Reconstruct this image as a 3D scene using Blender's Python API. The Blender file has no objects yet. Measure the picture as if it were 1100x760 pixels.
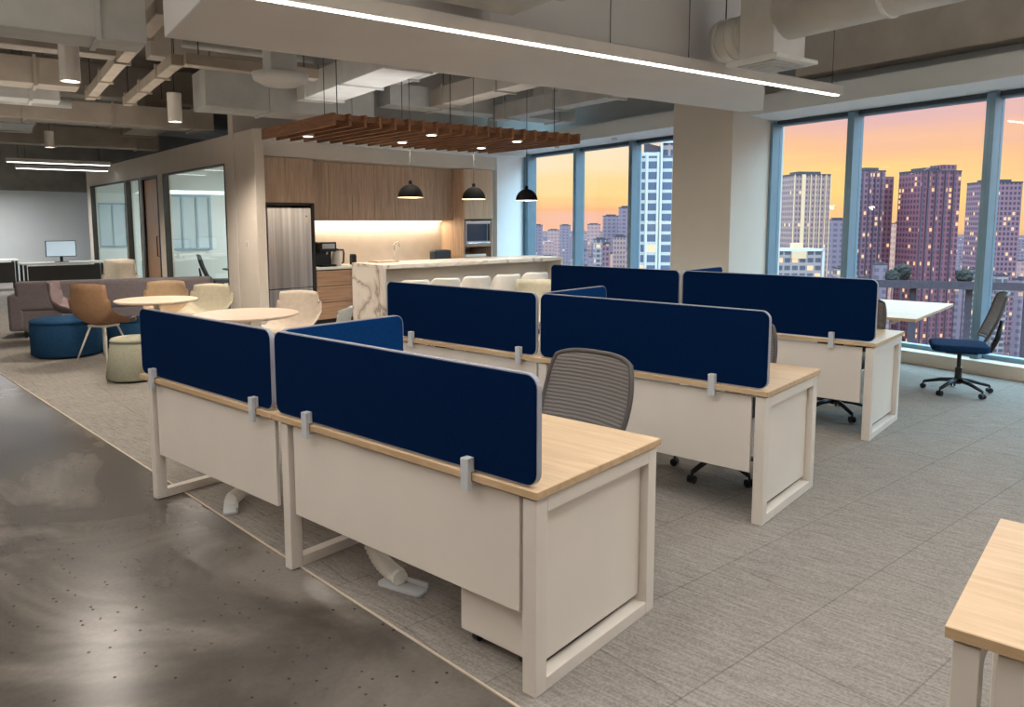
import bpy, bmesh, math, random
from mathutils import Vector, Matrix
random.seed(7)
SC = bpy.context.scene
COL = SC.collection
PI = math.pi
def R(d): return math.radians(d)
# ------------------------------------------------------------------ camera
F_PX, ANG, Y_H, TAN, CAM_H = 803.0, 40.48, 238.0, 0.11, 1.65
TH = math.atan(TAN)
_c, _s = math.cos(R(ANG)), math.sin(R(ANG))
FW = Vector((_c*math.cos(TH), _s*math.cos(TH), -math.sin(TH)))
RT = Vector((_s, -_c, 0.0))
UP = RT.cross(FW)
CAM = Vector((0, 0, CAM_H))
CY = Y_H + F_PX*TAN
cd = bpy.data.cameras.new('camera')
cam = bpy.data.objects.new('camera', cd); COL.objects.link(cam)
cd.sensor_width = 36.0; cd.lens = 36.0*F_PX/1100.0
cd.shift_y = (CY-380.0)/1100.0
cd.clip_start = 0.05; cd.clip_end = 6000
m3 = Matrix((RT, UP, -FW)).transposed()
cam.matrix_world = Matrix.Translation(CAM) @ m3.to_4x4()
SC.camera = cam
SC.view_settings.view_transform = 'Standard'
SC.view_settings.look = 'None'
SC.view_settings.exposure = 0.0
SC.view_settings.gamma = 1.0
SC.view_settings.use_curve_mapping = False
def ray(x, y): return FW + RT*((x-550)/F_PX) - UP*((y-CY)/F_PX)
def at(x, y, z):
    d = ray(x, y); return CAM + d*((z-CAM.z)/d.z)
class Frame:
    """a plan-rotated local frame of the building"""
    def __init__(s, ox, oy, deg):
        s.o = Vector((ox, oy, 0)); s.deg = deg; a = R(deg)
        s.x = Vector((math.cos(a), math.sin(a), 0)); s.y = Vector((-math.sin(a), math.cos(a), 0))
        s.m = Matrix.Translation(s.o) @ Matrix.Rotation(a, 4, 'Z')
    def w(s, x, y, z=0): return s.o + s.x*x + s.y*y + Vector((0, 0, z))
    def loc(s, p): d = p-s.o; return Vector((d.dot(s.x), d.dot(s.y), p.z))
    def onx(s, px, py, x):
        d = ray(px, py); t = ((s.o+s.x*x-CAM).dot(s.x))/d.dot(s.x); return s.loc(CAM+d*t)
    def on(s, px, py, y):
        d = ray(px, py); t = ((s.o+s.y*y-CAM).dot(s.y))/d.dot(s.y); return s.loc(CAM+d*t)
FC = Frame(0, 0, -14.5)                    # ceiling grid
FWN = Frame(9.73, 1.824, 73)               # window wall: x along, y inward
FK = Frame(6.12, 10.10, -5.5)              # kitchen run: x to the right, y into the wall
FG = Frame(5.96, 10.02, 80.2)              # glazed partition: x going away, y to the aisle
# ------------------------------------------------------------------ colour
def lin(c):
    return tuple(((v/255)/12.92 if v/255 <= .04045 else (((v/255)+.055)/1.055)**2.4) for v in c)
# ------------------------------------------------------------------ world
W = bpy.data.worlds.new('dusk_sky'); SC.world = W; W.use_nodes = True
nt = W.node_tree; nt.nodes.clear()
def N(nt, t, **k):
    n = nt.nodes.new(t)
    for a, v in k.items(): setattr(n, a, v)
    return n
def ramp(nt, stops, interp='LINEAR'):
    n = N(nt, 'ShaderNodeValToRGB'); cr = n.color_ramp; cr.interpolation = interp
    while len(cr.elements) > 1: cr.elements.remove(cr.elements[-1])
    for i, (p, c) in enumerate(stops):
        e = cr.elements[0] if i == 0 else cr.elements.new(p)
        e.position = p; e.color = (*c, 1) if len(c) == 3 else c
    return n
tc = N(nt, 'ShaderNodeTexCoord'); sp = N(nt, 'ShaderNodeSeparateXYZ')
nt.links.new(tc.outputs['Generated'], sp.inputs[0])
mp = N(nt, 'ShaderNodeMapping'); mp.inputs['Scale'].default_value = (3, 3, 24)
nt.links.new(tc.outputs['Generated'], mp.inputs[0])
ns = N(nt, 'ShaderNodeTexNoise'); ns.inputs['Scale'].default_value = 1.6; ns.inputs['Detail'].default_value = 5
nt.links.new(mp.outputs[0], ns.inputs['Vector'])
wob = N(nt, 'ShaderNodeMath', operation='MULTIPLY_ADD'); wob.inputs[1].default_value = .07
nt.links.new(ns.outputs['Fac'], wob.inputs[0]); 
sub = N(nt, 'ShaderNodeMath', operation='SUBTRACT'); sub.inputs[1].default_value = .035
nt.links.new(sp.outputs['Z'], sub.inputs[0]); nt.links.new(sub.outputs[0], wob.inputs[2])
mr = N(nt, 'ShaderNodeMapRange'); mr.inputs['From Min'].default_value = -.05; mr.inputs['From Max'].default_value = .45
nt.links.new(wob.outputs[0], mr.inputs['Value'])
def zp(z): return (z+.05)/.5
BLUE1 = (1.35, 2.1, 2.6); BLUE2 = (3.4, 5.4, 6.7)
rr = ramp(nt, [(0, lin((170, 130, 130))), (zp(-.005), lin((252, 200, 140))), (zp(.03), lin((255, 216, 132))), (zp(.055), lin((255, 212, 142))),
               (zp(.085), lin((252, 196, 150))), (zp(.115), lin((240, 188, 172))), (zp(.14), lin((224, 182, 186))), (zp(.17), lin((214, 190, 205))), (zp(.24), BLUE1), (1, BLUE2)])
rl = ramp(nt, [(0, lin((170, 130, 140))), (zp(-.005), lin((248, 190, 165))), (zp(.015), lin((252, 186, 132))), (zp(.04), lin((252, 216, 145))),
               (zp(.07), lin((253, 226, 178))), (zp(.10), lin((252, 234, 212))), (zp(.14), lin((240, 222, 214))), (zp(.18), lin((220, 210, 220))), (zp(.24), BLUE1), (1, BLUE2)])
nt.links.new(mr.outputs[0], rr.inputs[0]); nt.links.new(mr.outputs[0], rl.inputs[0])
az = N(nt, 'ShaderNodeMapRange'); az.inputs['From Min'].default_value = .35; az.inputs['From Max'].default_value = .55
nt.links.new(sp.outputs['Y'], az.inputs['Value'])
mx = N(nt, 'ShaderNodeMixRGB'); nt.links.new(az.outputs[0], mx.inputs[0]); nt.links.new(rr.outputs[0], mx.inputs[1]); nt.links.new(rl.outputs[0], mx.inputs[2])
bg = N(nt, 'ShaderNodeBackground'); bg.inputs['Strength'].default_value = 1.13
nt.links.new(mx.outputs[0], bg.inputs['Color'])
wo = N(nt, 'ShaderNodeOutputWorld'); nt.links.new(bg.outputs[0], wo.inputs['Surface'])
# ------------------------------------------------------------------ room lamps and added fill lights
def area(name, p, sx, sy, power, col, rot=(0, 0, 0), spread=180):
    l = bpy.data.lights.new(name, 'AREA'); l.shape = 'RECTANGLE'; l.size = sx; l.size_y = sy; l.energy = power; l.color = col; l.spread = R(spread)
    o = bpy.data.objects.new(name, l); COL.objects.link(o); o.location = p; o.rotation_euler = rot
    return o
WARM = (1, .90, .78); NEUT = (1, .985, .965)
a0 = R(-14.5)
area('ceiling_light_rear', FC.w(1.5, 0.5, 3.3), 6, .5, 64, NEUT, (0, 0, a0))
area('ceiling_light_front', FC.w(0.0, 2.6, 3.3), 4, .5, 50, NEUT, (0, 0, a0))
area('ceiling_light_desks', FC.w(3.2, 1.9, 3.3), 4, .4, 35, NEUT, (0, 0, a0))
area('ceiling_uplight_rear', FC.w(1.5, -.4, 3.0), 6, .5, 150, NEUT, (PI, 0, a0))  # unseen fill aimed up, added to brighten the slab and ducts
area('ceiling_uplight_aisle', FC.w(-1.9, 4.0, 3.0), 1, 6, 150, WARM, (PI, 0, a0))  # added upward fill for the aisle-side ceiling, no fixture behind it
area('ceiling_uplight_right', FC.w(6.2, -2.0, 2.7), 4, 1.5, 260, NEUT, (PI, 0, a0))  # added out of view to lift the dark window-side ceiling
area('ceiling_light_aisle', FC.w(-2.2, 5.6, 3.0), 1, 5, 55, NEUT, (0, R(-35), a0))  # unseen fill tilted inward, added to brighten the left walls
area('ceiling_uplight_lounge', FC.w(.6, 10.6, 2.5), 2.5, 4, 30, WARM, (PI, 0, a0))  # invisible upward fill added over the lounge, no lamp there
area('ceiling_uplight_kitchen', FC.w(4.5, 8.4, 2.95), 2.5, 2, 14, NEUT, (PI, 0, a0))  # invisible fill added above the canopy to light the kitchen ceiling
def portal(a, w, y, z0, z1):
    l = bpy.data.lights.new('window_portal', 'AREA'); l.shape = 'RECTANGLE'; l.size = w; l.size_y = z1-z0
    l.cycles.is_portal = True
    o = bpy.data.objects.new('window_portal', l); COL.objects.link(o)
    n = FWN.y; zz = -n; xx = FWN.x; yy = zz.cross(xx)
    o.matrix_world = Matrix.Translation(FWN.w(a, y, (z0+z1)/2)) @ Matrix((xx, yy, zz)).transposed().to_4x4()
portal(-2.6, 9.6, -.12, .1, 3.05); portal(5.9, 5.2, -.12, .1, 3.05)
# ------------------------------------------------------------------ materials
MATS = {}
def newmat(name):
    m = bpy.data.materials.new(name); m.use_nodes = True; nt = m.node_tree
    b = nt.nodes['Principled BSDF']; MATS[name] = m
    return m, nt, b
def objco(nt, scale=(1, 1, 1), rot=(0, 0, 0)):
    t = N(nt, 'ShaderNodeTexCoord'); mpn = N(nt, 'ShaderNodeMapping')
    mpn.inputs['Scale'].default_value = scale; mpn.inputs['Rotation'].default_value = rot
    nt.links.new(t.outputs['Object'], mpn.inputs[0]); return mpn.outputs[0]
def plain(name, c, rough=.5, metal=0, var=.06, scale=6, bump=0, bscale=200, spec=.5, stretch=(1, 1, 1), emit=None, estr=0, sheen=0):
    m, nt, b = newmat(name)
    base = lin(c)
    co = objco(nt, stretch)
    n1 = N(nt, 'ShaderNodeTexNoise'); n1.inputs['Scale'].default_value = scale; n1.inputs['Detail'].default_value = 4
    nt.links.new(co, n1.inputs['Vector'])
    r = ramp(nt, [(.3, tuple(v*(1-var) for v in base)), (.7, tuple(min(1, v*(1+var)) for v in base))])
    nt.links.new(n1.outputs['Fac'], r.inputs[0]); nt.links.new(r.outputs[0], b.inputs['Base Color'])
    b.inputs['Roughness'].default_value = rough; b.inputs['Metallic'].default_value = metal
    b.inputs['Specular IOR Level'].default_value = spec
    if sheen: b.inputs['Sheen Weight'].default_value = sheen
    if bump:
        n2 = N(nt, 'ShaderNodeTexNoise'); n2.inputs['Scale'].default_value = bscale; n2.inputs['Detail'].default_value = 2
        nt.links.new(co, n2.inputs['Vector'])
        bp = N(nt, 'ShaderNodeBump'); bp.inputs['Strength'].default_value = bump; bp.inputs['Distance'].default_value = .004
        nt.links.new(n2.outputs['Fac'], bp.inputs['Height']); nt.links.new(bp.outputs[0], b.inputs['Normal'])
    if emit:
        b.inputs['Emission Color'].default_value = (*emit, 1); b.inputs['Emission Strength'].default_value = estr
    return m
def wood(name, c1, c2, rough=.4, stretch=(14, 1, 14), scale=2.2, spec=.4):
    m, nt, b = newmat(name)
    co = objco(nt, stretch)
    n1 = N(nt, 'ShaderNodeTexNoise'); n1.inputs['Scale'].default_value = scale; n1.inputs['Detail'].default_value = 6; n1.inputs['Distortion'].default_value = .6
    nt.links.new(co, n1.inputs['Vector'])
    n2 = N(nt, 'ShaderNodeTexNoise'); n2.inputs['Scale'].default_value = scale*6; n2.inputs['Detail'].default_value = 3
    nt.links.new(co, n2.inputs['Vector'])
    ad = N(nt, 'ShaderNodeMath', operation='MULTIPLY_ADD'); ad.inputs[1].default_value = .35
    nt.links.new(n2.outputs['Fac'], ad.inputs[0]); nt.links.new(n1.outputs['Fac'], ad.inputs[2])
    r = ramp(nt, [(.45, lin(c1)), (.9, lin(c2))])
    nt.links.new(ad.outputs[0], r.inputs[0]); nt.links.new(r.outputs[0], b.inputs['Base Color'])
    b.inputs['Roughness'].default_value = rough; b.inputs['Specular IOR Level'].default_value = spec
    return m
def glow(name, c, s):
    m, nt, b = newmat(name)
    b.inputs['Base Color'].default_value = (.8, .8, .8, 1)
    b.inputs['Emission Color'].default_value = (*c, 1); b.inputs['Emission Strength'].default_value = s
    return m
plain('laminate_white', (222, 214, 204), .42, var=.025, scale=3)
plain('steel_white', (218, 210, 200), .38, var=.03, scale=5)
plain('clamp_silver', (205, 208, 212), .35, .2, var=.04)
wood('oak_top', (220, 192, 158), (198, 168, 132), .38, stretch=(14, 1, 14))
wood('edge_oak', (204, 176, 140), (182, 152, 116), .45, stretch=(14, 1, 14))
wood('kitchen_wood', (204, 176, 152), (172, 144, 122), .45, stretch=(16, 16, .9), scale=2.0)
wood('kitchen_wood_pale', (214, 186, 156), (188, 158, 128), .45, stretch=(16, 16, .9), scale=2.0)
wood('drawer_wood', (190, 150, 118), (156, 118, 90), .45, stretch=(.9, 16, 16), scale=2.0)
wood('slat_wood', (156, 108, 74), (112, 74, 48), .5, stretch=(14, 1, 14))
wood('door_wood', (206, 164, 126), (182, 140, 104), .5, stretch=(14, 14, 1))
wood('table_top', (232, 210, 190), (222, 196, 172), .4, stretch=(8, 1, 8))
plain('navy_fabric', (2, 27, 62), .95, var=.10, scale=60, bump=.35, bscale=600, spec=.05)
plain('divider_fabric', (10, 52, 104), .95, var=.10, scale=60, bump=.35, bscale=600, spec=.05)  # screen navy made lighter: window light on the dividers put into the colour
plain('screen_trim', (150, 152, 164), .4, var=.03)
plain('wall_paint', (214, 205, 193), .75, var=.02, scale=2)
plain('wall_beige', (216, 205, 191), .8, var=.03, scale=2)
plain('wall_white', (232, 236, 236), .75, var=.02, scale=2)
plain('plaster_bulkhead', (214, 211, 208), .8, var=.03, scale=1.5)
plain('mullion_paint', (120, 150, 168), .35, .3, var=.04)
plain('mullion_dark', (52, 62, 72), .4, .2, var=.05)
plain('concrete_ceiling', (146, 140, 132), .9, var=.22, scale=2.2, bump=.3, bscale=30)
plain('concrete_beam', (196, 188, 178), .9, var=.12, scale=2.5, bump=.2, bscale=30)
plain('duct_grey', (182, 182, 178), .6, .1, var=.10, scale=4)
plain('duct_pale', (222, 221, 216), .6, .05, var=.07, scale=4)
plain('duct_brown', (158, 148, 136), .7, .05, var=.14, scale=3)
plain('pipe_beige', (176, 164, 148), .6, .05, var=.1, scale=5)
plain('wire_dark', (50, 48, 46), .5, var=.05)
plain('black_plastic', (22, 22, 24), .4, var=.1, scale=10)
plain('black_matte', (30, 29, 28), .7, var=.08, scale=10)
plain('base_black', (30, 30, 33), .35, .1, var=.1)
plain('pendant_black', (14, 13, 13), .8, 0, var=.08, spec=.06)
plain('pendant_inner', (240, 226, 200), .6, var=.02, emit=(1, .8, .5), estr=.7)
plain('panel_dark', (44, 38, 34), .5, var=.1)
plain('stool_white', (226, 220, 210), .5, var=.03)
plain('shell_brown', (150, 116, 88), .8, var=.08, scale=20, bump=.2, bscale=300, spec=.2)
plain('shell_mauve', (128, 112, 110), .9, var=.08, scale=20, bump=.2, bscale=300, spec=.2)
plain('shell_tan', (166, 140, 110), .85, var=.08, scale=20, bump=.2, bscale=300, spec=.2)
plain('shell_pale', (190, 180, 156), .8, var=.06, scale=20, bump=.2, bscale=300, spec=.2)
plain('shell_beige', (206, 190, 172), .8, var=.06, scale=20, bump=.2, bscale=300, spec=.2)
plain('shell_grey', (184, 184, 174), .8, var=.06, scale=20, bump=.2, bscale=300, spec=.2)
plain('pouf_blue', (34, 66, 96), .95, var=.1, scale=40, bump=.3, bscale=400, spec=.1)
plain('pouf_sage', (160, 158, 138), .95, var=.08, scale=40, bump=.3, bscale=400, spec=.1)
plain('sofa_grey', (112, 104, 106), .95, var=.08, scale=30, bump=.3, bscale=400, spec=.1)
plain('seat_blue', (22, 50, 84), .95, var=.1, scale=60, bump=.3, bscale=500, spec=.1)
plain('chrome', (220, 220, 222), .15, 1, var=.02)
plain('cable_white', (238, 234, 226), .5, var=.05)
plain('copper_cord', (120, 62, 40), .6, var=.05)
plain('mirror_screen', (40, 66, 92), .12, .2, var=.1)
plain('oven_steel', (190, 190, 192), .3, .9, var=.03)
glow('light_strip', (1, .92, .80), 14)
glow('lamp_disc', (1, .93, .82), 9)
glow('cabinet_strip', (1, .86, .62), 8)
glow('office_lamp', (.95, .97, 1), 5)
glow('monitor_glow', (.35, .5, .65), .6)
# steel fridge: vertical brushed bands
m, nt, b = newmat('brushed_steel')
co = objco(nt, (9, 9, .25)); n1 = N(nt, 'ShaderNodeTexNoise'); n1.inputs['Scale'].default_value = 2.2; n1.inputs['Detail'].default_value = 3
nt.links.new(co, n1.inputs['Vector'])
r = ramp(nt, [(.3, (.5, .5, .52)), (.7, (.8, .8, .82))]); nt.links.new(n1.outputs['Fac'], r.inputs[0]); nt.links.new(r.outputs[0], b.inputs['Base Color'])
b.inputs['Metallic'].default_value = .95; b.inputs['Roughness'].default_value = .3; b.inputs['Anisotropic'].default_value = .5
# marble
def marble(name, base, vein, scale):
    m, nt, b = newmat(name)
    co = objco(nt)
    n1 = N(nt, 'ShaderNodeTexNoise'); n1.inputs['Scale'].default_value = scale; n1.inputs['Detail'].default_value = 8; n1.inputs['Distortion'].default_value = 1.6
    nt.links.new(co, n1.inputs['Vector'])
    ab = N(nt, 'ShaderNodeMath', operation='SUBTRACT'); ab.inputs[1].default_value = .5; nt.links.new(n1.outputs['Fac'], ab.inputs[0])
    a2 = N(nt, 'ShaderNodeMath', operation='ABSOLUTE'); nt.links.new(ab.outputs[0], a2.inputs[0])
    r = ramp(nt, [(0, lin(vein)), (.012, lin(tuple((x*2+y)/3 for x, y in zip(base, vein)))), (.05, lin(base)), (1, lin(base))])
    nt.links.new(a2.outputs[0], r.inputs[0]); nt.links.new(r.outputs[0], b.inputs['Base Color']); b.inputs['Roughness'].default_value = .28
marble('marble', (222, 212, 200), (140, 124, 110), .9)
plain('splash_stone', (204, 190, 178), .45, var=.05, scale=5)
plain('worktop_white', (232, 226, 216), .3, var=.02)
# glass
def glassmat(name, tint, gl=.10):
    m, nt, b = newmat(name); nt.nodes.remove(b); out = nt.nodes['Material Output']
    t = N(nt, 'ShaderNodeBsdfTransparent'); t.inputs[0].default_value = (*tint, 1)
    g = N(nt, 'ShaderNodeBsdfGlossy'); g.inputs['Roughness'].default_value = .02
    lw = N(nt, 'ShaderNodeLayerWeight'); pw = N(nt, 'ShaderNodeMath', operation='POWER'); pw.inputs[1].default_value = 4; nt.links.new(lw.outputs['Facing'], pw.inputs[0])
    mu = N(nt, 'ShaderNodeMath', operation='MULTIPLY_ADD'); mu.inputs[1].default_value = .6*gl; mu.inputs[2].default_value = .035*gl; nt.links.new(pw.outputs[0], mu.inputs[0])
    mxs = N(nt, 'ShaderNodeMixShader'); nt.links.new(mu.outputs[0], mxs.inputs[0]); nt.links.new(t.outputs[0], mxs.inputs[1]); nt.links.new(g.outputs[0], mxs.inputs[2])
    nt.links.new(mxs.outputs[0], out.inputs[0])
glassmat('window_glass', (.97, .98, .98), .5)
glassmat('partition_glass', (.88, .94, .92), .75)
# chair mesh
m, nt, b = newmat('chair_mesh')
b.inputs['Base Color'].default_value = (*lin((112, 104, 98)), 1); b.inputs['Roughness'].default_value = .8
wv = N(nt, 'ShaderNodeTexWave'); wv.bands_direction = 'Z'; wv.inputs['Scale'].default_value = 17; wv.inputs['Distortion'].default_value = 1.2
nt.links.new(objco(nt), wv.inputs['Vector'])
r = ramp(nt, [(.2, lin((98, 93, 90))), (.8, lin((118, 112, 108)))]); nt.links.new(wv.outputs['Fac'], r.inputs[0]); nt.links.new(r.outputs[0], b.inputs['Base Color'])
bp = N(nt, 'ShaderNodeBump'); bp.inputs['Strength'].default_value = .5; bp.inputs['Distance'].default_value = .004
nt.links.new(wv.outputs['Fac'], bp.inputs['Height']); nt.links.new(bp.outputs[0], b.inputs['Normal'])
# carpet: ribbed tiles
m, nt, b = newmat('carpet')
co = objco(nt, rot=(0, 0, R(10)))
nz = N(nt, 'ShaderNodeTexNoise'); nz.inputs['Scale'].default_value = 90; nz.inputs['Detail'].default_value = 4; nt.links.new(co, nz.inputs['Vector'])
cs = objco(nt, (34, 2.2, 1), (0, 0, R(10)))
nr = N(nt, 'ShaderNodeTexNoise'); nr.inputs['Scale'].default_value = 2.4; nr.inputs['Detail'].default_value = 3; nt.links.new(cs, nr.inputs['Vector'])
br = N(nt, 'ShaderNodeTexBrick'); br.inputs['Scale'].default_value = 1; br.inputs['Mortar Size'].default_value = .004; br.inputs['Mortar Smooth'].default_value = .4
br.inputs['Brick Width'].default_value = 1.0; br.inputs['Row Height'].default_value = .5; br.offset = .5
br.inputs['Color1'].default_value = (.97, .97, .97, 1); br.inputs['Color2'].default_value = (1.04, 1.04, 1.04, 1); br.inputs['Mortar'].default_value = (.72, .72, .72, 1)
nt.links.new(co, br.inputs['Vector'])
ad = N(nt, 'ShaderNodeMath', operation='MULTIPLY_ADD'); ad.inputs[1].default_value = .5; nt.links.new(nz.outputs['Fac'], ad.inputs[0])
hf = N(nt, 'ShaderNodeMath', operation='MULTIPLY'); hf.inputs[1].default_value = .5; nt.links.new(nr.outputs['Fac'], hf.inputs[0]); nt.links.new(hf.outputs[0], ad.inputs[2])
r = ramp(nt, [(.34, lin((120, 113, 107))), (.5, lin((142, 135, 128))), (.66, lin((160, 152, 145)))]); nt.links.new(ad.outputs[0], r.inputs[0])
ml = N(nt, 'ShaderNodeMixRGB', blend_type='MULTIPLY'); ml.inputs[0].default_value = 1; nt.links.new(r.outputs[0], ml.inputs[1]); nt.links.new(br.outputs['Color'], ml.inputs[2])
nt.links.new(ml.outputs[0], b.inputs['Base Color']); b.inputs['Roughness'].default_value = .97; b.inputs['Specular IOR Level'].default_value = .15
bp = N(nt, 'ShaderNodeBump'); bp.inputs['Strength'].default_value = .6; bp.inputs['Distance'].default_value = .006; nt.links.new(ad.outputs[0], bp.inputs['Height']); nt.links.new(bp.outputs[0], b.inputs['Normal'])
# polished concrete
m, nt, b = newmat('polished_concrete')
co = objco(nt, (1, .6, 1), (0, 0, R(25)))
n1 = N(nt, 'ShaderNodeTexNoise'); n1.inputs['Scale'].default_value = 1.3; n1.inputs['Detail'].default_value = 4; n1.inputs['Roughness'].default_value = .55; n1.inputs['Distortion'].default_value = .8; nt.links.new(co, n1.inputs['Vector'])
r = ramp(nt, [(.34, lin((58, 53, 49))), (.5, lin((86, 80, 74))), (.66, lin((124, 117, 109)))]); nt.links.new(n1.outputs['Fac'], r.inputs[0])
n4 = N(nt, 'ShaderNodeTexNoise'); n4.inputs['Scale'].default_value = 45; n4.inputs['Detail'].default_value = 3; nt.links.new(objco(nt), n4.inputs['Vector'])
r4 = ramp(nt, [(.3, (.92, .92, .92)), (.7, (1.06, 1.06, 1.06))]); nt.links.new(n4.outputs['Fac'], r4.inputs[0])
m0 = N(nt, 'ShaderNodeMixRGB', blend_type='MULTIPLY'); m0.inputs[0].default_value = 1; nt.links.new(r.outputs[0], m0.inputs[1]); nt.links.new(r4.outputs[0], m0.inputs[2])
vo = N(nt, 'ShaderNodeTexVoronoi'); vo.voronoi_dimensions = '2D'; vo.inputs['Scale'].default_value = 15; nt.links.new(objco(nt), vo.inputs['Vector'])
vc = N(nt, 'ShaderNodeSeparateXYZ'); nt.links.new(vo.outputs['Color'], vc.inputs[0])
few = N(nt, 'ShaderNodeMath', operation='LESS_THAN'); few.inputs[1].default_value = .22; nt.links.new(vc.outputs['X'], few.inputs[0])
near = N(nt, 'ShaderNodeMath', operation='LESS_THAN'); near.inputs[1].default_value = .085; nt.links.new(vo.outputs['Distance'], near.inputs[0])
pit = N(nt, 'ShaderNodeMath', operation='MULTIPLY'); nt.links.new(few.outputs[0], pit.inputs[0]); nt.links.new(near.outputs[0], pit.inputs[1])
ml = N(nt, 'ShaderNodeMixRGB'); nt.links.new(pit.outputs[0], ml.inputs[0]); nt.links.new(m0.outputs[0], ml.inputs[1]); ml.inputs[2].default_value = (.03, .027, .024, 1)
nt.links.new(ml.outputs[0], b.inputs['Base Color'])
b.inputs['Roughness'].default_value = .27
bp = N(nt, 'ShaderNodeBump'); bp.inputs['Strength'].default_value = .12; bp.inputs['Distance'].default_value = .02; nt.links.new(n1.outputs['Fac'], bp.inputs['Height']); nt.links.new(bp.outputs[0], b.inputs['Normal'])
b.inputs['Specular IOR Level'].default_value = .6
# building facades
def facade(name, wall, win, cw, ch, fx=(.2, .8), fz=(.25, .8), lit=.12, lcol=(1, .62, .25), lstr=1.2, off=0):
    m, nt, b = newmat(name)
    t = N(nt, 'ShaderNodeTexCoord'); s3 = N(nt, 'ShaderNodeSeparateXYZ'); nt.links.new(t.outputs['Object'], s3.inputs[0])
    def M(op, a, bb=None, c=None):
        n = N(nt, 'ShaderNodeMath', operation=op)
        for i, v in enumerate((a, bb, c)):
            if v is None: continue
            if isinstance(v, (int, float)): n.inputs[i].default_value = v
            else: nt.links.new(v, n.inputs[i])
        return n.outputs[0]
    uu = M('DIVIDE', M('ADD', M('ADD', s3.outputs['X'], s3.outputs['Y']), 500.0+off), cw); vv = M('DIVIDE', M('ADD', s3.outputs['Z'], 500.0), ch)
    fu, fv = M('FRACT', uu), M('FRACT', vv)
    msk = M('MULTIPLY', M('MULTIPLY', M('GREATER_THAN', fu, fx[0]), M('LESS_THAN', fu, fx[1])), M('MULTIPLY', M('GREATER_THAN', fv, fz[0]), M('LESS_THAN', fv, fz[1])))
    cb = N(nt, 'ShaderNodeCombineXYZ'); nt.links.new(M('FLOOR', uu), cb.inputs[0]); nt.links.new(M('FLOOR', vv), cb.inputs[1])
    wn = N(nt, 'ShaderNodeTexWhiteNoise', noise_dimensions='2D'); nt.links.new(cb.outputs[0], wn.inputs['Vector'])
    on = M('MULTIPLY', msk, M('LESS_THAN', wn.outputs['Value'], lit))
    mxc = N(nt, 'ShaderNodeMixRGB'); nt.links.new(msk, mxc.inputs[0]); mxc.inputs[1].default_value = (*lin(wall), 1); mxc.inputs[2].default_value = (*lin(win), 1)
    nt.links.new(mxc.outputs[0], b.inputs['Base Color']); b.inputs['Roughness'].default_value = .6
    b.inputs['Emission Color'].default_value = (*lcol, 1); nt.links.new(M('MULTIPLY', on, lstr), b.inputs['Emission Strength'])
facade('facade_white_grid', (186, 180, 176), (80, 90, 112), 4.6, 3.6, (.1, .9), (.22, .92), .05)
facade('facade_mauve', (150, 118, 110), (92, 73, 90), 1.9, 3.0, (.22, .8), (.3, .85), .05)
facade('facade_purple', (126, 87, 97), (58, 41, 61), 2.4, 3.1, (.25, .85), (.25, .85), .13)
facade('facade_wine', (119, 68, 78), (53, 34, 51), 2.6, 3.1, (.25, .8), (.25, .85), .12)
facade('facade_lowrise', (146, 128, 127), (70, 68, 81), 3.4, 3.4, (.12, .88), (.25, .85), .10)
facade('facade_haze', (156, 119, 115), (122, 90, 96), 5, 5, (.2, .8), (.3, .8), .04, lstr=.6)  # distance haze put into the wall and window colours of these far blocks
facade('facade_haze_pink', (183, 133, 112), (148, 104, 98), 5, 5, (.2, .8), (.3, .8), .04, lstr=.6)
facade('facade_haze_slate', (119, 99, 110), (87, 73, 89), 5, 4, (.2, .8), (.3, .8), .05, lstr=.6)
plain('fin_cream', (206, 168, 134), .7, var=.03)
plain('fin_white', (188, 183, 180), .6, var=.02)
plain('fin_dark', (76, 58, 72), .7, var=.05)
plain('roof_dark', (62, 52, 60), .8, var=.05)
plain('foliage', (36, 34, 30), .95, var=.3, scale=1, bump=.5, bscale=2)
m, nt, b = newmat('city_ground')
co = objco(nt); vo = N(nt, 'ShaderNodeTexVoronoi'); vo.inputs['Scale'].default_value = .045; nt.links.new(co, vo.inputs['Vector'])
r = ramp(nt, [(0, lin((66, 50, 56))), (.5, lin((88, 68, 70))), (1, lin((112, 90, 86)))]); nt.links.new(vo.outputs['Color'], r.inputs[0]); nt.links.new(r.outputs[0], b.inputs['Base Color'])
v2 = N(nt, 'ShaderNodeTexVoronoi'); v2.inputs['Scale'].default_value = .09; nt.links.new(co, v2.inputs['Vector'])
r2 = ramp(nt, [(.12, (1, 1, 1)), (.2, (0, 0, 0))]); nt.links.new(v2.outputs['Distance'], r2.inputs[0])
b.inputs['Emission Color'].default_value = (1, .6, .2, 1); nt.links.new(r2.outputs[0], b.inputs['Emission Strength']); b.inputs['Roughness'].default_value = .9; b.inputs['Specular IOR Level'].default_value = 0; r2.color_ramp.elements[0].color = (.55, .55, .55, 1)
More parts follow.
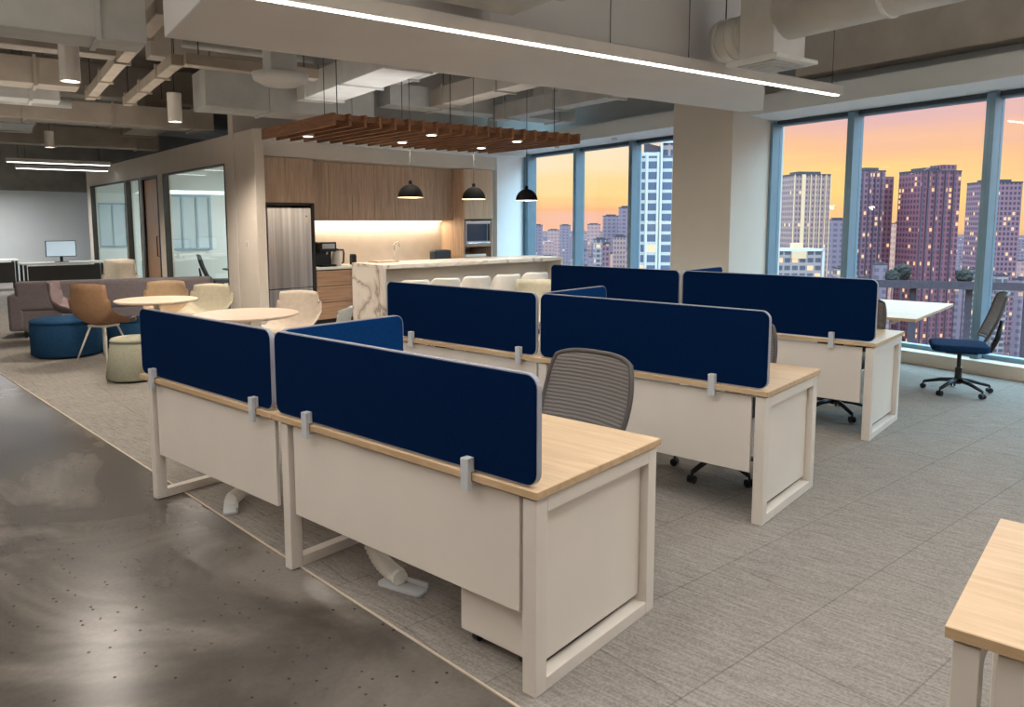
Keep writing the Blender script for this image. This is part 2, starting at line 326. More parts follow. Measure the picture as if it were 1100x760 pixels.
# ------------------------------------------------------------------ mesh builder
class MB:
    def __init__(s): s.bm = bmesh.new()
    def poly(s, vs, fs):
        v = [s.bm.verts.new(p) for p in vs]
        for f in fs: s.bm.faces.new([v[i] for i in f])
        return s
    def box(s, x0, x1, y0, y1, z0, z1):
        return s.poly([(x0, y0, z0), (x1, y0, z0), (x1, y1, z0), (x0, y1, z0), (x0, y0, z1), (x1, y0, z1), (x1, y1, z1), (x0, y1, z1)],
                      [(3, 2, 1, 0), (4, 5, 6, 7), (0, 1, 5, 4), (1, 2, 6, 5), (2, 3, 7, 6), (3, 0, 4, 7)])
    def prism(s, pts, h0, h1, axis='z'):
        f = {'z': lambda a, b, h: (a, b, h), 'x': lambda a, b, h: (h, a, b), 'y': lambda a, b, h: (a, h, b)}[axis]
        n = len(pts)
        vs = [f(a, b, h0) for a, b in pts] + [f(a, b, h1) for a, b in pts]
        return s.poly(vs, [tuple(range(n))[::-1], tuple(range(n, 2*n))] + [(i, (i+1) % n, n+(i+1) % n, n+i) for i in range(n)])
    def tube(s, pts, r, seg=10, closed=False, cap=True):
        pts = [Vector(p) for p in pts]; n = len(pts); rs = r if isinstance(r, (list, tuple)) else [r]*n
        rings = []; prev = None
        for i, p in enumerate(pts):
            if closed: t = pts[(i+1) % n]-pts[i-1]
            else: t = pts[min(i+1, n-1)]-pts[max(i-1, 0)]
            t.normalize()
            if prev is None:
                a = Vector((0, 0, 1)) if abs(t.z) < .9 else Vector((1, 0, 0)); nx = t.cross(a).normalized()
            else:
                nx = (prev-t*prev.dot(t)); nx = nx.normalized() if nx.length > 1e-6 else t.orthogonal().normalized()
            prev = nx; ny = t.cross(nx)
            rings.append([s.bm.verts.new(p+(nx*math.cos(2*PI*k/seg)+ny*math.sin(2*PI*k/seg))*rs[i]) for k in range(seg)])
        m_ = n if closed else n-1
        for i in range(m_):
            A, B_ = rings[i], rings[(i+1) % n]
            for k in range(seg): s.bm.faces.new((A[k], A[(k+1) % seg], B_[(k+1) % seg], B_[k]))
        if cap and not closed: s.bm.faces.new(rings[0][::-1]); s.bm.faces.new(rings[-1])
        return s
    def lathe(s, prof, c=(0, 0, 0), seg=32, close=True):
        rings = []
        for r, z in prof:
            if r < 1e-5: rings.append([s.bm.verts.new((c[0], c[1], c[2]+z))])
            else: rings.append([s.bm.verts.new((c[0]+r*math.cos(2*PI*k/seg), c[1]+r*math.sin(2*PI*k/seg), c[2]+z)) for k in range(seg)])
        for A, B_ in zip(rings, rings[1:]):
            for k in range(seg):
                k2 = (k+1) % seg
                if len(A) == 1 and len(B_) == 1: continue
                if len(A) == 1: s.bm.faces.new((A[0], B_[k2], B_[k]))
                elif len(B_) == 1: s.bm.faces.new((A[k], A[k2], B_[0]))
                else: s.bm.faces.new((A[k], A[k2], B_[k2], B_[k]))
        if close:
            for rg, rev in ((rings[0], True), (rings[-1], False)):
                if len(rg) > 2: s.bm.faces.new(rg[::-1] if rev else rg)
        return s
    def grid(s, nu, nv, fn):
        g = [[s.bm.verts.new(fn(i/(nu-1), j/(nv-1))) for j in range(nv)] for i in range(nu)]
        for i in range(nu-1):
            for j in range(nv-1): s.bm.faces.new((g[i][j], g[i+1][j], g[i+1][j+1], g[i][j+1]))
        return s
    def build(s, name, mat, parent=None, bevel=0, smooth=False, thick=0, sub=0, seg=2):
        bmesh.ops.recalc_face_normals(s.bm, faces=s.bm.faces[:])
        me = bpy.data.meshes.new(name); s.bm.to_mesh(me); s.bm.free()
        me.materials.append(MATS[mat])
        o = bpy.data.objects.new(name, me); COL.objects.link(o)
        if parent is not None: o.parent = parent
        if smooth:
            for p in me.polygons: p.use_smooth = True
        if thick:
            md = o.modifiers.new('solid', 'SOLIDIFY'); md.thickness = thick; md.offset = 0
        if sub:
            md = o.modifiers.new('sub', 'SUBSURF'); md.levels = sub; md.render_levels = sub
        if bevel:
            md = o.modifiers.new('bevel', 'BEVEL'); md.width = bevel; md.segments = seg; md.limit_method = 'ANGLE'; md.angle_limit = R(40)
        return o
def rrect(x0, x1, z0, z1, r, n=6):
    p = []
    for cx, cz, a in ((x1-r, z1-r, 0), (x0+r, z1-r, 90), (x0+r, z0+r, 180), (x1-r, z0+r, 270)):
        for k in range(n+1):
            t = R(a+90*k/n); p.append((cx+r*math.cos(t), cz+r*math.sin(t)))
    return p
def tag(o, label=None, cat=None, group=None, kind=None):
    if label: o['label'] = label
    if cat: o['category'] = cat
    if group: o['group'] = group
    if kind: o['kind'] = kind
    return o
def empty(name, loc=(0, 0, 0), rz=0, label=None, cat=None, group=None):
    o = bpy.data.objects.new(name, None); COL.objects.link(o); o.empty_display_size = .1
    o.location = loc; o.rotation_euler = (0, 0, rz)
    return tag(o, label, cat, group)
def kids(o): return [x for x in bpy.data.objects if x.parent == o]
def copy_tree(o, parent=None, top=True):
    c = o.copy(); COL.objects.link(c)
    if not top: c.parent = parent
    for ch in kids(o): copy_tree(ch, c, False)
    return c
def place(o, fr, x=0, y=0, z=0, rz=0):
    o.location = fr.w(x, y, z); o.rotation_euler = (0, 0, R(fr.deg+rz)); return o
def struct(o): o['kind'] = 'structure'; return o
# ================================================================== SETTING
def edge_x(y): return 1.70+.0825*y           # where the concrete aisle meets the carpet
CEIL = 4.3
struct(MB().prism([(-3, -5), (edge_x(-5), -5), (edge_x(24), 24), (-3, 24)], -.2, 0).build('floor', 'polished_concrete'))
struct(MB().prism([(edge_x(-5), -5), (FWN.w(-7, 0).x, -5), tuple(FWN.w(9, -.1))[:2], tuple(FG.w(.2, -5.25))[:2], tuple(FG.w(14, -5.25))[:2], (13.7, 24), (edge_x(24), 24)], -.2, .004).build('floor.001', 'carpet'))
struct(MB().prism([(edge_x(-5)-.004, -5), (edge_x(-5)+.004, -5), (edge_x(24)+.004, 24), (edge_x(24)-.004, 24)], -.01, .006).build('trim_1', 'shell_beige'))
struct(MB().prism([(-3, -5), (FWN.w(-7, 0).x+.3, -5), tuple(FWN.w(9, -.4))[:2], tuple(FG.w(.2, -5.25))[:2], tuple(FG.w(14, -5.25))[:2], (13.8, 24.2), (-3.2, 24.2)], CEIL, CEIL+.2).build('ceiling', 'concrete_ceiling'))
struct(MB().box(-3.2, -3, -5, 24, 0, CEIL).build('wall_left', 'wall_beige'))
struct(MB().box(-3.2, FWN.w(-7, 0).x+.3, -5.2, -5, 0, CEIL).build('wall_back', 'wall_beige'))
struct(MB().box(-3.2, 13.6, 24, 24.2, 0, CEIL).build('wall_far', 'wall_white'))
def framed(fr, mb, name, mat, **k):
    o = mb.build(name, mat, **k); o.matrix_world = fr.m; return o
# window wall
HEAD = 3.0
struct(framed(FWN, MB().box(-7, 9, -.12, .03, HEAD+.02, CEIL), 'wall_window', 'wall_white'))
struct(framed(FWN, MB().prism([(.03, HEAD+.02), (.6, HEAD+.06), (.6, HEAD+.30), (.03, HEAD+.30)], -7, 8.75, 'x'), 'trim_2', 'wall_white'))
struct(framed(FWN, MB().box(-7, 8.6, -.12, .26, 0, .15), 'baseboard_window', 'wall_beige', bevel=.008))
pier = framed(FWN, MB().box(2.33, 3.43, -.15, .9, 0, CEIL), 'wall_pier', 'wall_paint', bevel=.006); struct(pier)
def window(i, a0, a1, wl=.045, wr=.045):
    z0 = .15
    f = MB(); d0, d1 = -.06, .15
    f.box(a0, a0+wl, d0, d1, z0, HEAD); f.box(a1-wr, a1, d0, d1, z0, HEAD)
    f.box(a0+wl, a1-wr, d0, .05, HEAD-.05, HEAD+.02); f.box(a0+wl, a1-wr, d0, .05, z0, z0+.05)
    o = framed(FWN, f, 'window_%d' % i, 'mullion_paint', bevel=.004); struct(o)
    g = MB().box(a0+wl, a1-wr, -.006, .006, z0+.05, HEAD-.05).build('pane', 'window_glass', o)
    h = MB().box(a0+wl, a1-wr, .05, .065, HEAD-.03, HEAD+.02).build('head_trim', 'mullion_dark', o)
    return o
bl = [-5.3, -3.7, -2.1, -.49, 1.125, 2.33]
for i, (a, b_) in enumerate(zip(bl, bl[1:])): window(i+1, a, b_)
br_ = [3.43, 5.195, 6.755, 8.6]
for i, (a, b_) in enumerate(zip(br_, br_[1:])): window(i+6, a, b_, wr=.28 if i == 2 else .045)
# kitchen walls
KL, KR = FK.on(282, 200, 0).x-.02, FK.on(532, 200, 0).x
struct(framed(FK, MB().box(KL-.1, KR+1.8, .68, .85, 0, CEIL), 'wall_kitchen', 'wall_paint'))
struct(framed(FK, MB().box(KL, KR+.02, 0.02, .68, 2.62, 3.02), 'trim_3', 'wall_paint', bevel=.004))
pA = FK.w(KR+.03, -.02); pB = FWN.w(8.55, .05)
nn = Vector((-(pB-pA).y, (pB-pA).x, 0)).normalized()*.2
struct(MB().prism([tuple(pA)[:2], tuple(pB)[:2], tuple(pB+nn)[:2], tuple(pA+nn)[:2]], 0, CEIL).build('wall_kitchen_end', 'wall_white'))
# glazed partition of the meeting rooms
def gx(px): return FG.on(px, 230, 0).x
H1, H2, GT = 2.56, 2.99, .14
XE = gx(95)
stops = dict(corner=(gx(272), gx(243.5)), big=(gx(243.5), gx(177)), post=(gx(177), gx(171)), door=(gx(171), gx(153)), narrow=(gx(151), gx(137)), far=(gx(135.5), gx(99)))
struct(framed(FG, MB().prism([(-.02, -GT), (.03, -GT), (.04, -.04), (XE, -.04), (XE, 0), (-.02, 0)], H1, H2), 'wall_partition', 'wall_beige'))
struct(framed(FG, MB().prism([(-.02, -GT), (.03, -GT), (.04, -.04), (stops['corner'][1], -.04), (stops['corner'][1], 0), (-.02, 0)], 0, H1), 'wall_partition', 'wall_beige'))
for a, b_ in ((stops['big'][1], stops['door'][0]), (stops['door'][1], stops['narrow'][0]), (stops['narrow'][1], stops['far'][0]), (stops['far'][1], XE)):
    struct(framed(FG, MB().box(a, b_, -GT, 0, 0, H1), 'wall_partition', 'wall_beige'))
def glazed(i, a, b_):
    w = .022
    f = MB().box(a, a+w, -.10, .012, 0, H1).box(b_-w, b_, -.10, .012, 0, H1).box(a+w, b_-w, -.10, .012, H1-w, H1).box(a+w, b_-w, -.10, .012, 0, .06)
    o = framed(FG, f, 'window_%d' % i, 'panel_dark'); struct(o)
    MB().box(a+w, b_-w, -.055, -.045, .06, H1-w).build('pane', 'partition_glass', o)
    return o
glazed(9, *stops['big']); glazed(10, *stops['narrow']); glazed(11, *stops['far'])
da, db = stops['door']
f = MB().box(da, da+.06, -GT+.005, .012, 0, H1).box(db-.14, db, -GT+.005, .012, 0, H1).box(da+.06, db-.14, -GT+.005, .012, H1-.05, H1)
dr = framed(FG, f, 'door_1', 'panel_dark'); struct(dr)
MB().box(da+.065, db-.145, -.08, -.03, .01, H1-.055).build('door_leaf', 'door_wood', dr, bevel=.003)
MB().tube([(da+.14, -.03, .95), (da+.14, .03, .95), (da+.14, .03, 1.35), (da+.14, -.03, 1.35)], .011).build('door_handle', 'base_black', dr, smooth=True)
# meeting room shell behind the glass
struct(framed(FG, MB().box(-.02, 12.6, -5.2, -GT, 2.86, 2.95), 'ceiling_meeting', 'wall_white'))
struct(framed(FG, MB().box(1.4, 14.2, -5.3, -5.2, 0, 2.86), 'wall_meeting_back', 'wall_white'))
struct(framed(FG, MB().box(1.4, 14.2, -5.3, -5.2, 2.86, CEIL), 'wall_meeting_back', 'concrete_ceiling'))
DVX = stops['door'][0]+.32
struct(framed(FG, MB().box(DVX, DVX+.08, -5.2, -GT, 0, 2.86), 'wall_meeting_divider', 'wall_white'))
struct(framed(FG, MB().box(XE-.1, XE, -5.2, -GT, 0, 2.86), 'wall_meeting_end', 'wall_white'))
plain('sky_panel', (196, 214, 224), .4, var=.06, scale=1)
def end_window(i, x, pxa, pxb, z0, z1, bars):
    ya, yb = FG.onx(pxa, 230, x).y, FG.onx(pxb, 230, x).y
    ya, yb = max(min(ya, yb), -5.0), min(max(ya, yb), -GT-.05)
    f = MB().box(x-.05, x-.001, ya, ya+.05, z0, z1).box(x-.05, x-.001, yb-.05, yb, z0, z1).box(x-.05, x-.001, ya+.05, yb-.05, z1-.05, z1).box(x-.05, x-.001, ya+.05, yb-.05, z0, z0+.05)
    for q in range(1, bars):
        y = ya+(yb-ya)*q/bars; f.box(x-.045, x-.001, y-.02, y+.02, z0+.05, z1-.05)
    o = framed(FG, f, 'window_%d' % i, 'mullion_paint'); struct(o)
    MB().box(x-.02, x-.002, ya+.05, yb-.05, z0+.05, z1-.05).build('pane', 'sky_panel', o)
end_window(12, DVX, 179, 226, 1.05, 2.2, 3)
end_window(13, XE-.1, 103, 136, .95, 2.15, 2)
k = 0
for (a, y) in ((1.3, -1.4), (2.5, -2.9), (3.4, -1.2), (7, -1.5), (9, -3)):
    o = framed(FG, MB().box(a-.6, a+.6, y-.05, y+.05, 2.80, 2.86), 'linear_ceiling_lamp', 'steel_white')
    MB().box(a-.58, a+.58, y-.04, y+.04, 2.79, 2.80).build('diffuser', 'office_lamp', o)
    tag(o, 'white linear lamp on the ceiling of the glazed meeting rooms', 'ceiling lamp', 'linear lamps in the meeting rooms')
area('meeting_room_light', FG.w(2.2, -2.4, 2.75), 2.0, 2.5, 200, (.95, .98, 1))
area('meeting_room_light', FG.w(8, -2.4, 2.75), 3.5, 2.5, 240, (.95, .98, 1))
area('open_office_light', FG.w(11, 2.5, 2.45), 3, 3, 130, (.98, .98, 1))
struct(MB().box(-3, 13.6, 23.7, 24, 2.5, CEIL).build('wall_far', 'concrete_ceiling'))
# ------------------------------------------------------------------ bulkhead beam and linear lamp
bp_ = [(1.17, 6.14), (7.75, 6.13), (7.86, 5.88), (6.77, 5.05), (6.3, 4.72), (1.17, 4.72)]
struct(framed(FC, MB().prism(bp_, 3.0, CEIL), 'ceiling_bulkhead', 'plaster_bulkhead', bevel=.006))
def cthing(mb, name, mat, label, cat, group=None, **k):
    o = mb.build(name, mat, **k); o.matrix_world = FC.m; return tag(o, label, cat, group)
lt = empty('linear_pendant_lamp', FC.w(0, 0, 0), a0, 'long white linear lamp running under the pale ceiling bulkhead', 'ceiling lamp')
MB().box(.7, 7.42, 4.57, 4.67, 2.965, 3.06).build('housing', 'steel_white', lt, bevel=.004)
MB().box(.72, 7.40, 4.598, 4.642, 2.958, 2.965).build('diffuser', 'light_strip', lt)
for x in (1.5, 4.2, 5.12, 7.3):
    MB().tube([(x, 4.62, 3.06), (x, 4.62, CEIL)], .004, 6).build('suspension_wire', 'wire_dark', lt)
area('linear_lamp_glow', FC.w(4.06, 4.62, 2.95), 6.6, .06, 42, (1, .92, .8), (0, 0, a0))
# ------------------------------------------------------------------ exposed services under the slab
def duct(x0, x1, y0, y1, z0, z1, mat, label, name='air_duct', flange=True, along='x', hang=True, cat='air duct'):
    o = empty(name, FC.w(0, 0, 0), a0, label, cat)
    MB().box(x0, x1, y0, y1, z0, z1).build('duct_body', mat, o, bevel=.008)
    if flange:
        L = (x1-x0) if along == 'x' else (y1-y0); n = max(1, int(L/1.1))
        for k in range(n):
            t = (k+.7)/n*L
            e = .022
            if along == 'x' and t < L-.06: MB().box(x0+t, x0+t+.035, y0-e, y1+e, z0-e, z1+e).build('flange', mat, o)
            elif along != 'x' and t < L-.06: MB().box(x0-e, x1+e, y0+t, y0+t+.035, z0-e, z1+e).build('flange', mat, o)
    if hang:
        for (hx, hy) in (((x0+.15, (y0+y1)/2), (x1-.15, (y0+y1)/2)) if along == 'x' else (((x0+x1)/2, y0+.15), ((x0+x1)/2, y1-.15))):
            MB().tube([(hx, hy, z1), (hx, hy, CEIL)], .006, 6).build('hanger_rod', 'wire_dark', o)
    return o
def beam(x0, x1, y0, y1, z0, k):
    struct(framed(FC, MB().box(x0, x1, y0, y1, z0, CEIL), 'ceiling_beam', 'concrete_beam', bevel=.01))
beam(8.5, 8.8, -8, 5.9, 3.46, 0)
beam(-2, 1.1, 9.5, 9.85, 3.7, 0); beam(-3, 9, 14.6, 15.0, 3.75, 0); beam(1.9, 8.5, 10.9, 11.25, 3.8, 0)
# right-hand side
def tubeduct(pts, r, mat, label, ribs=0, name='round_duct', cat='air duct'):
    o = empty(name, FC.w(0, 0, 0), a0, label, cat)
    MB().tube(pts, r, 20).build('duct_body', mat, o, smooth=True)
    a, b_ = Vector(pts[0]), Vector(pts[-1])
    for k in range(ribs):
        p = a.lerp(b_, (k+.5)/ribs); d = (b_-a).normalized()*.012
        MB().tube([p-d, p+d], r+.012, 20).build('rib', mat, o)
    for t in (.15, .85):
        p = a.lerp(b_, t); MB().tube([(p.x, p.y, p.z+r), (p.x, p.y, CEIL)], .006, 6).build('hanger_rod', 'wire_dark', o)
    return o
tubeduct([(5.42, 3.86, 3.33), (5.42, -3, 3.33)], .215, 'duct_pale', 'large pale round duct running along the window side ceiling', 4)
tubeduct([(5.42, 4.52, 3.22), (5.42, 4.20, 3.22)], .17, 'duct_pale', 'short ribbed round duct stub left of the square ceiling diffuser', 3)
o = empty('ceiling_diffuser', FC.w(0, 0, 0), a0, 'square plenum with pale diffuser plate beside the linear lamp end', 'air diffuser')
MB().box(5.24, 5.66, 3.84, 4.18, 2.98, 3.6).build('plenum', 'duct_pale', o, bevel=.01)
MB().box(5.17, 5.73, 3.76, 4.26, 2.94, 2.975).build('diffuser_plate', 'duct_pale', o, bevel=.006)
for k in range(3): MB().box(5.24+.06*k, 5.66-.06*k, 3.83+.06*k, 4.19-.06*k, 2.93-.006*k, 2.94-.006*k).build('vane', 'duct_grey', o)
duct(2.45, 3.16, 2.6, 4.5, 3.10, 3.55, 'duct_grey', 'grey box duct above the linear lamp near the bulkhead front', along='y')
tubeduct([(6.9, 3.9, 3.85), (6.9, -4, 3.85)], .11, 'pipe_beige', 'thin beige pipe high beside the large pale round duct', 0, 'ceiling_pipe', 'pipe')
duct(3.7, 4.7, -3, 4.3, 3.75, 4.05, 'duct_brown', 'wide brownish duct close under the slab above the linear lamp', along='y')
# left of the bulkhead
duct(-1.2, 1.10, 6.42, 6.82, 3.0, 3.95, 'duct_grey', 'big grey box duct left of the bulkhead, nearest the aisle', along='x')
duct(1.22, 1.34, 6.7, 11.9, 3.3, 3.42, 'pipe_beige', 'slim beige cable tray running back from the big grey box duct', 'cable_tray', along='y', cat='cable tray')
duct(1.72, 1.84, 8.75, 12.2, 3.3, 3.42, 'pipe_beige', 'slim beige cable tray ending at the bowl diffuser', 'cable_tray', along='y', cat='cable tray')
duct(1.84, 3.3, 8.63, 8.80, 3.3, 3.42, 'pipe_beige', 'short beige cross tray left of the bowl diffuser', 'cable_tray', along='x', flange=False, cat='cable tray')
duct(-2, 1.15, 8.35, 8.6, 3.25, 3.42, 'duct_brown', 'brown flat duct crossing left behind the big grey box duct', along='x')
duct(-2, 1.0, 10.2, 10.6, 3.2, 3.5, 'duct_brown', 'brown box duct crossing left in the second bay', along='x')
duct(2.33, 4.6, 9.95, 10.6, 3.08, 3.55, 'duct_grey', 'grey box duct over the glazed wall beside the timber canopy', along='x')
duct(3.45, 3.95, 6.3, 9.85, 3.22, 3.5, 'duct_pale', 'pale flat duct running back from the bulkhead to the canopy', along='y')
duct(2.1, 3.4, 6.25, 6.75, 3.2, 3.5, 'duct_brown', 'brown duct tucked behind the bulkhead left half', along='x')
o = empty('bowl_diffuser', FC.w(2.47, 7.5, 0), a0, 'round bowl shaped air diffuser hanging behind the bulkhead', 'air diffuser')
MB().lathe([(.27, 3.09), (.25, 3.03), (.16, 2.985), (0, 2.97)][::-1], seg=28, close=False).build('bowl', 'duct_pale', o, smooth=True, thick=.012)
MB().box(-.13, .13, -.13, .13, 3.09, 3.62).build('neck', 'duct_pale', o, bevel=.01)
duct(-2.5, 3.1, 12.75, 13.2, 3.1, 3.4, 'duct_brown', 'long brown duct crossing at the far end over the lounge', along='x')
duct(-2.5, 2.9, 16.2, 16.6, 3.05, 3.4, 'duct_brown', 'far brown duct above the open office beyond the lounge', along='x')
duct(.2, .75, 13.4, 16.0, 3.2, 3.5, 'duct_grey', 'grey duct running away at far left above the lounge', along='y')
duct(2.2, 2.75, 13.3, 16.1, 3.25, 3.6, 'duct_brown', 'brown duct running away above the meeting room fronts', along='y')
tubeduct([(-2.6, 7.55, 3.47), (1.6, 7.55, 3.47)], .06, 'pipe_beige', 'thin beige pipe crossing just behind the big grey box duct', 0, 'ceiling_pipe', 'pipe')
tubeduct([(1.95, 9.3, 3.66), (4.3, 9.3, 3.66)], .05, 'duct_grey', 'thin grey pipe crossing high above the bowl diffuser', 0, 'ceiling_pipe', 'pipe')
tubeduct([(-2.6, 12.4, 3.3), (1.1, 12.4, 3.3)], .07, 'duct_grey', 'grey pipe crossing at far left over the lounge', 0, 'ceiling_pipe', 'pipe')
duct(-.95, -.35, 7.8, 12.2, 3.53, 3.68, 'duct_pale', 'pale flat duct running away at the far left of the ceiling', along='y', flange=False)
duct(-2.5, .9, 11.5, 11.9, 3.2, 3.42, 'duct_grey', 'grey box duct crossing left in the third bay', along='x')
for k, (x, y) in enumerate(((1.3, 17.6), (1.5, 19.6))):
    t = empty('linear_pendant_lamp', FC.w(x, y, 0), a0, ['thin white linear lamp far left beyond the partition', 'second thin linear lamp farther beyond the partition'][k], 'ceiling lamp')
    MB().box(-.9, .9, -.05, .05, 2.80, 2.87).build('housing', 'steel_white', t)
    MB().box(-.88, .88, -.04, .04, 2.79, 2.80).build('diffuser', 'office_lamp', t)
    for q in (-.7, .7): MB().tube([(q, 0, 2.87), (q, 0, CEIL)], .005, 6).build('suspension_wire', 'wire_dark', t)
# above and beyond the canopy
duct(5.0, 6.4, 6.6, 7.0, 3.28, 3.5, 'duct_grey', 'grey flat duct behind the bulkhead right half', along='x')
duct(4.56, 4.86, 6.3, 9.6, 3.53, 3.75, 'duct_grey', 'narrow grey duct above the middle of the timber canopy', along='y')
duct(6.5, 6.75, 6.3, 9.8, 3.2, 3.42, 'duct_grey', 'narrow grey duct above the right end of the timber canopy', along='y')
duct(5.4, 5.7, 7.1, 9.8, 3.3, 3.55, 'duct_brown', 'brownish duct between the two narrow ducts over the canopy', along='y')
duct(7.2, 7.9, 6.3, 9.7, 3.55, 3.9, 'duct_pale', 'pale duct along the soffit by the left windows', along='y')
duct(4.8, 8.2, 9.85, 10.25, 3.3, 3.6, 'duct_grey', 'grey duct crossing over the kitchen soffit', along='x')
# cylinder downlights
def cyl(x, y, z, label, r=.085, h=.36, pw=260):
    o = empty('cylinder_downlight', FC.w(x, y, 0), a0, label, 'ceiling lamp')
    MB().lathe([(r, z+h), (r, z), (r-.01, z), (r-.01, z+.02)], close=False).build('housing', 'steel_white', o, smooth=False)
    MB().lathe([(0, z+h), (r, z+h)], close=False).build('cap', 'steel_white', o)
    MB().lathe([(0, z+.015), (r-.012, z+.015)], close=False).build('diffuser', 'lamp_disc', o)
    MB().tube([(0, 0, z+h), (0, 0, CEIL)], .005, 6).build('suspension_wire', 'wire_dark', o)
    l = bpy.data.lights.new('downlight_spot', 'SPOT'); l.energy = pw; l.color = WARM; l.spot_size = R(140); l.spot_blend = .6; l.shadow_soft_size = .06
    lo = bpy.data.objects.new('downlight_spot', l); COL.objects.link(lo); lo.location = FC.w(x, y, z-.03)
cyl(2.08, 10.5, 2.92, 'white cylinder downlight hanging in front of the glazed wall')
cyl(.72, 8.05, 2.92, label='white cylinder downlight hanging over the concrete aisle at far left', pw=170)  # added lamp, made up for its warm reflection on the concrete
cyl(.95, 14.6, 2.86, 'small white cylinder downlight at the far end of the aisle', .07, .26)
# ------------------------------------------------------------------ timber slat canopy
cn = empty('slat_canopy', FC.w(0, 0, 0), a0, 'suspended timber slat canopy above the kitchen island', 'ceiling canopy')
NS = 20; X0, X1, SKEW = 2.89, 6.04, .17
for k in range(NS):
    x = X0+(X1-X0)*k/(NS-1)
    MB().prism([(x-.014, 7.18), (x+.014, 7.18), (x-SKEW+.014, 8.95), (x-SKEW-.014, 8.95)], 2.60, 2.72).build('slat', 'slat_wood', cn)
for y in (7.24, 8.0, 8.86): MB().box(X0-SKEW*(y-7.18)/1.77, X1-SKEW*(y-7.18)/1.77, y, y+.03, 2.66, 2.715).build('cross_rail', 'slat_wood', cn)
for (x, y) in ((3.05, 7.5), (4.4, 7.5), (5.9, 7.5), (3.38, 8.7), (4.4, 8.7), (5.8, 8.7)):
    MB().tube([(x, y, 2.70), (x, y, CEIL)], .005, 6).build('suspension_wire', 'wire_dark', cn)
def canopy_spot(px, py, label, power=65, col=WARM):
    q = FC.loc(at(px, py, 2.60)); q.x += SKEW*(q.y-7.18)/1.77; pit = (X1-X0)/(NS-1)
    yy = max(7.42, min(q.y, 8.78)); p = FC.w(X0+(math.floor((q.x-X0)/pit)+.5)*pit-SKEW*(yy-7.18)/1.77, yy, 2.60)          # sits between two slats
    o = empty('recessed_spotlight', (p.x, p.y, 2.597), 0, label, 'ceiling lamp')
    MB().lathe([(.066, 0), (.066, .06), (.05, .06), (.05, 0)], seg=20).build('rim', 'steel_white', o)
    MB().lathe([(0, -.002), (.05, -.002), (.05, .01), (0, .01)], seg=20, close=False).build('diffuser', 'lamp_disc', o)
    o.rotation_euler = (0, 0, a0)
    MB().box(-pit/2+.017, pit/2-.017, -.015, .015, .035, .05).build('mounting_bracket', 'steel_white', o)
    l = bpy.data.lights.new('spot', 'SPOT'); l.energy = power; l.color = col; l.spot_size = R(150); l.spot_blend = .6; l.shadow_soft_size = .05
    lo = bpy.data.objects.new('spot', l); COL.objects.link(lo); lo.location = (p.x, p.y, 2.58)
for px, py, lb in ((338, 147, 'round spotlight at the left end of the timber canopy above the fridge'), (430, 153, 'round spotlight in the timber canopy left of the first pendant cord'),
                   (477, 144, 'round spotlight near the canopy front between two pendants'), (515, 159, 'round spotlight at the back of the canopy by the second pendant'), (572, 151, 'round spotlight at the right end of the timber canopy')):
    canopy_spot(px, py, lb, *((80, (.9, .97, 1)) if px == 572 else ()))
# ================================================================== KITCHEN
kd = FK.deg
def kobj(mb, name, mat, parent, **k): return mb.build(name, mat, parent, **k)
def kx(px, y=0): return FK.on(px, 230, y).x
def kz(px, py, y=0): return FK.on(px, py, y).z
FX0, FX1 = kx(281), kx(338); UX1 = kx(483, .3); TX0 = kx(498); TX1 = kx(529)
CH = 0.92
# fridge housing and fridge
t = place(empty('fridge_housing', label='dark fridge surround with two wooden doors above, at the left kitchen end', cat='cabinet'), FK)
MB().box(FX0, FX0+.03, 0, .66, 0, 2.6).box(FX1-.05, FX1, 0.005, .66, 0, 1.93).box(FX0+.03, FX1-.05, .02, .66, 1.89, 1.93).build('surround', 'panel_dark', t)
MB().box(FX0+.03, FX1, .03, .66, 1.93, 2.6).build('carcass', 'panel_dark', t)
mid = kx(308)
MB().box(FX0, mid-.002, 0, .022, 1.935, 2.61).build('door', 'kitchen_wood', t, bevel=.002)
MB().box(mid+.002, FX1, 0, .022, 1.935, 2.61).build('door', 'kitchen_wood', t, bevel=.002)
t = place(empty('fridge', label='tall stainless steel fridge freezer in the dark surround', cat='fridge'), FK)
r0, r1 = FX0+.075, FX1-.075; sp_ = .62
MB().box(r0, r1, .05, .6, .03, 1.86).build('cabinet_body', 'panel_dark', t)
MB().box(r0, r1, -.02, .045, sp_+.006, 1.86).build('door', 'brushed_steel', t, bevel=.012)
MB().box(r0, r1, -.02, .045, .06, sp_-.006).build('freezer_drawer', 'brushed_steel', t, bevel=.012)
MB().box(r1-.10, r1-.06, -.0225, -.0195, 1.62, 1.76).build('control_panel', 'steel_white', t)
MB().box(r1-.09, r1-.07, -.025, -.022, 1.72, 1.74).build('indicator', 'black_plastic', t)
# upper cabinets, each door its own unit
nU = 7; u0 = FX1+.004; wU = (TX0-.006-u0)/nU
for k in range(nU):
    pos = ['next to the fridge surround', 'second from the fridge', 'third from the fridge', 'in the middle of the row', 'behind the first pendant lamp', 'second from the tall oven unit', 'meeting the tall oven unit'][k]
    t = place(empty('wall_cabinet', label='brown wood handleless wall cabinet ' + pos, cat='cabinet', group='kitchen wall cabinets'), FK)
    MB().box(u0+k*wU+.001, u0+(k+1)*wU-.001, .325, .675, 1.68, 2.61).build('carcass', 'kitchen_wood', t)
    MB().box(u0+k*wU+.002, u0+(k+1)*wU-.002, .30, .322, 1.665, 2.61).build('door', 'kitchen_wood', t, bevel=.002)
t = place(empty('under_cabinet_light', label='warm light strip under the kitchen wall cabinets', cat='strip light'), FK)
MB().box(u0+.02, TX0-.03, .60, .64, 1.655, 1.678).build('channel', 'steel_white', t)
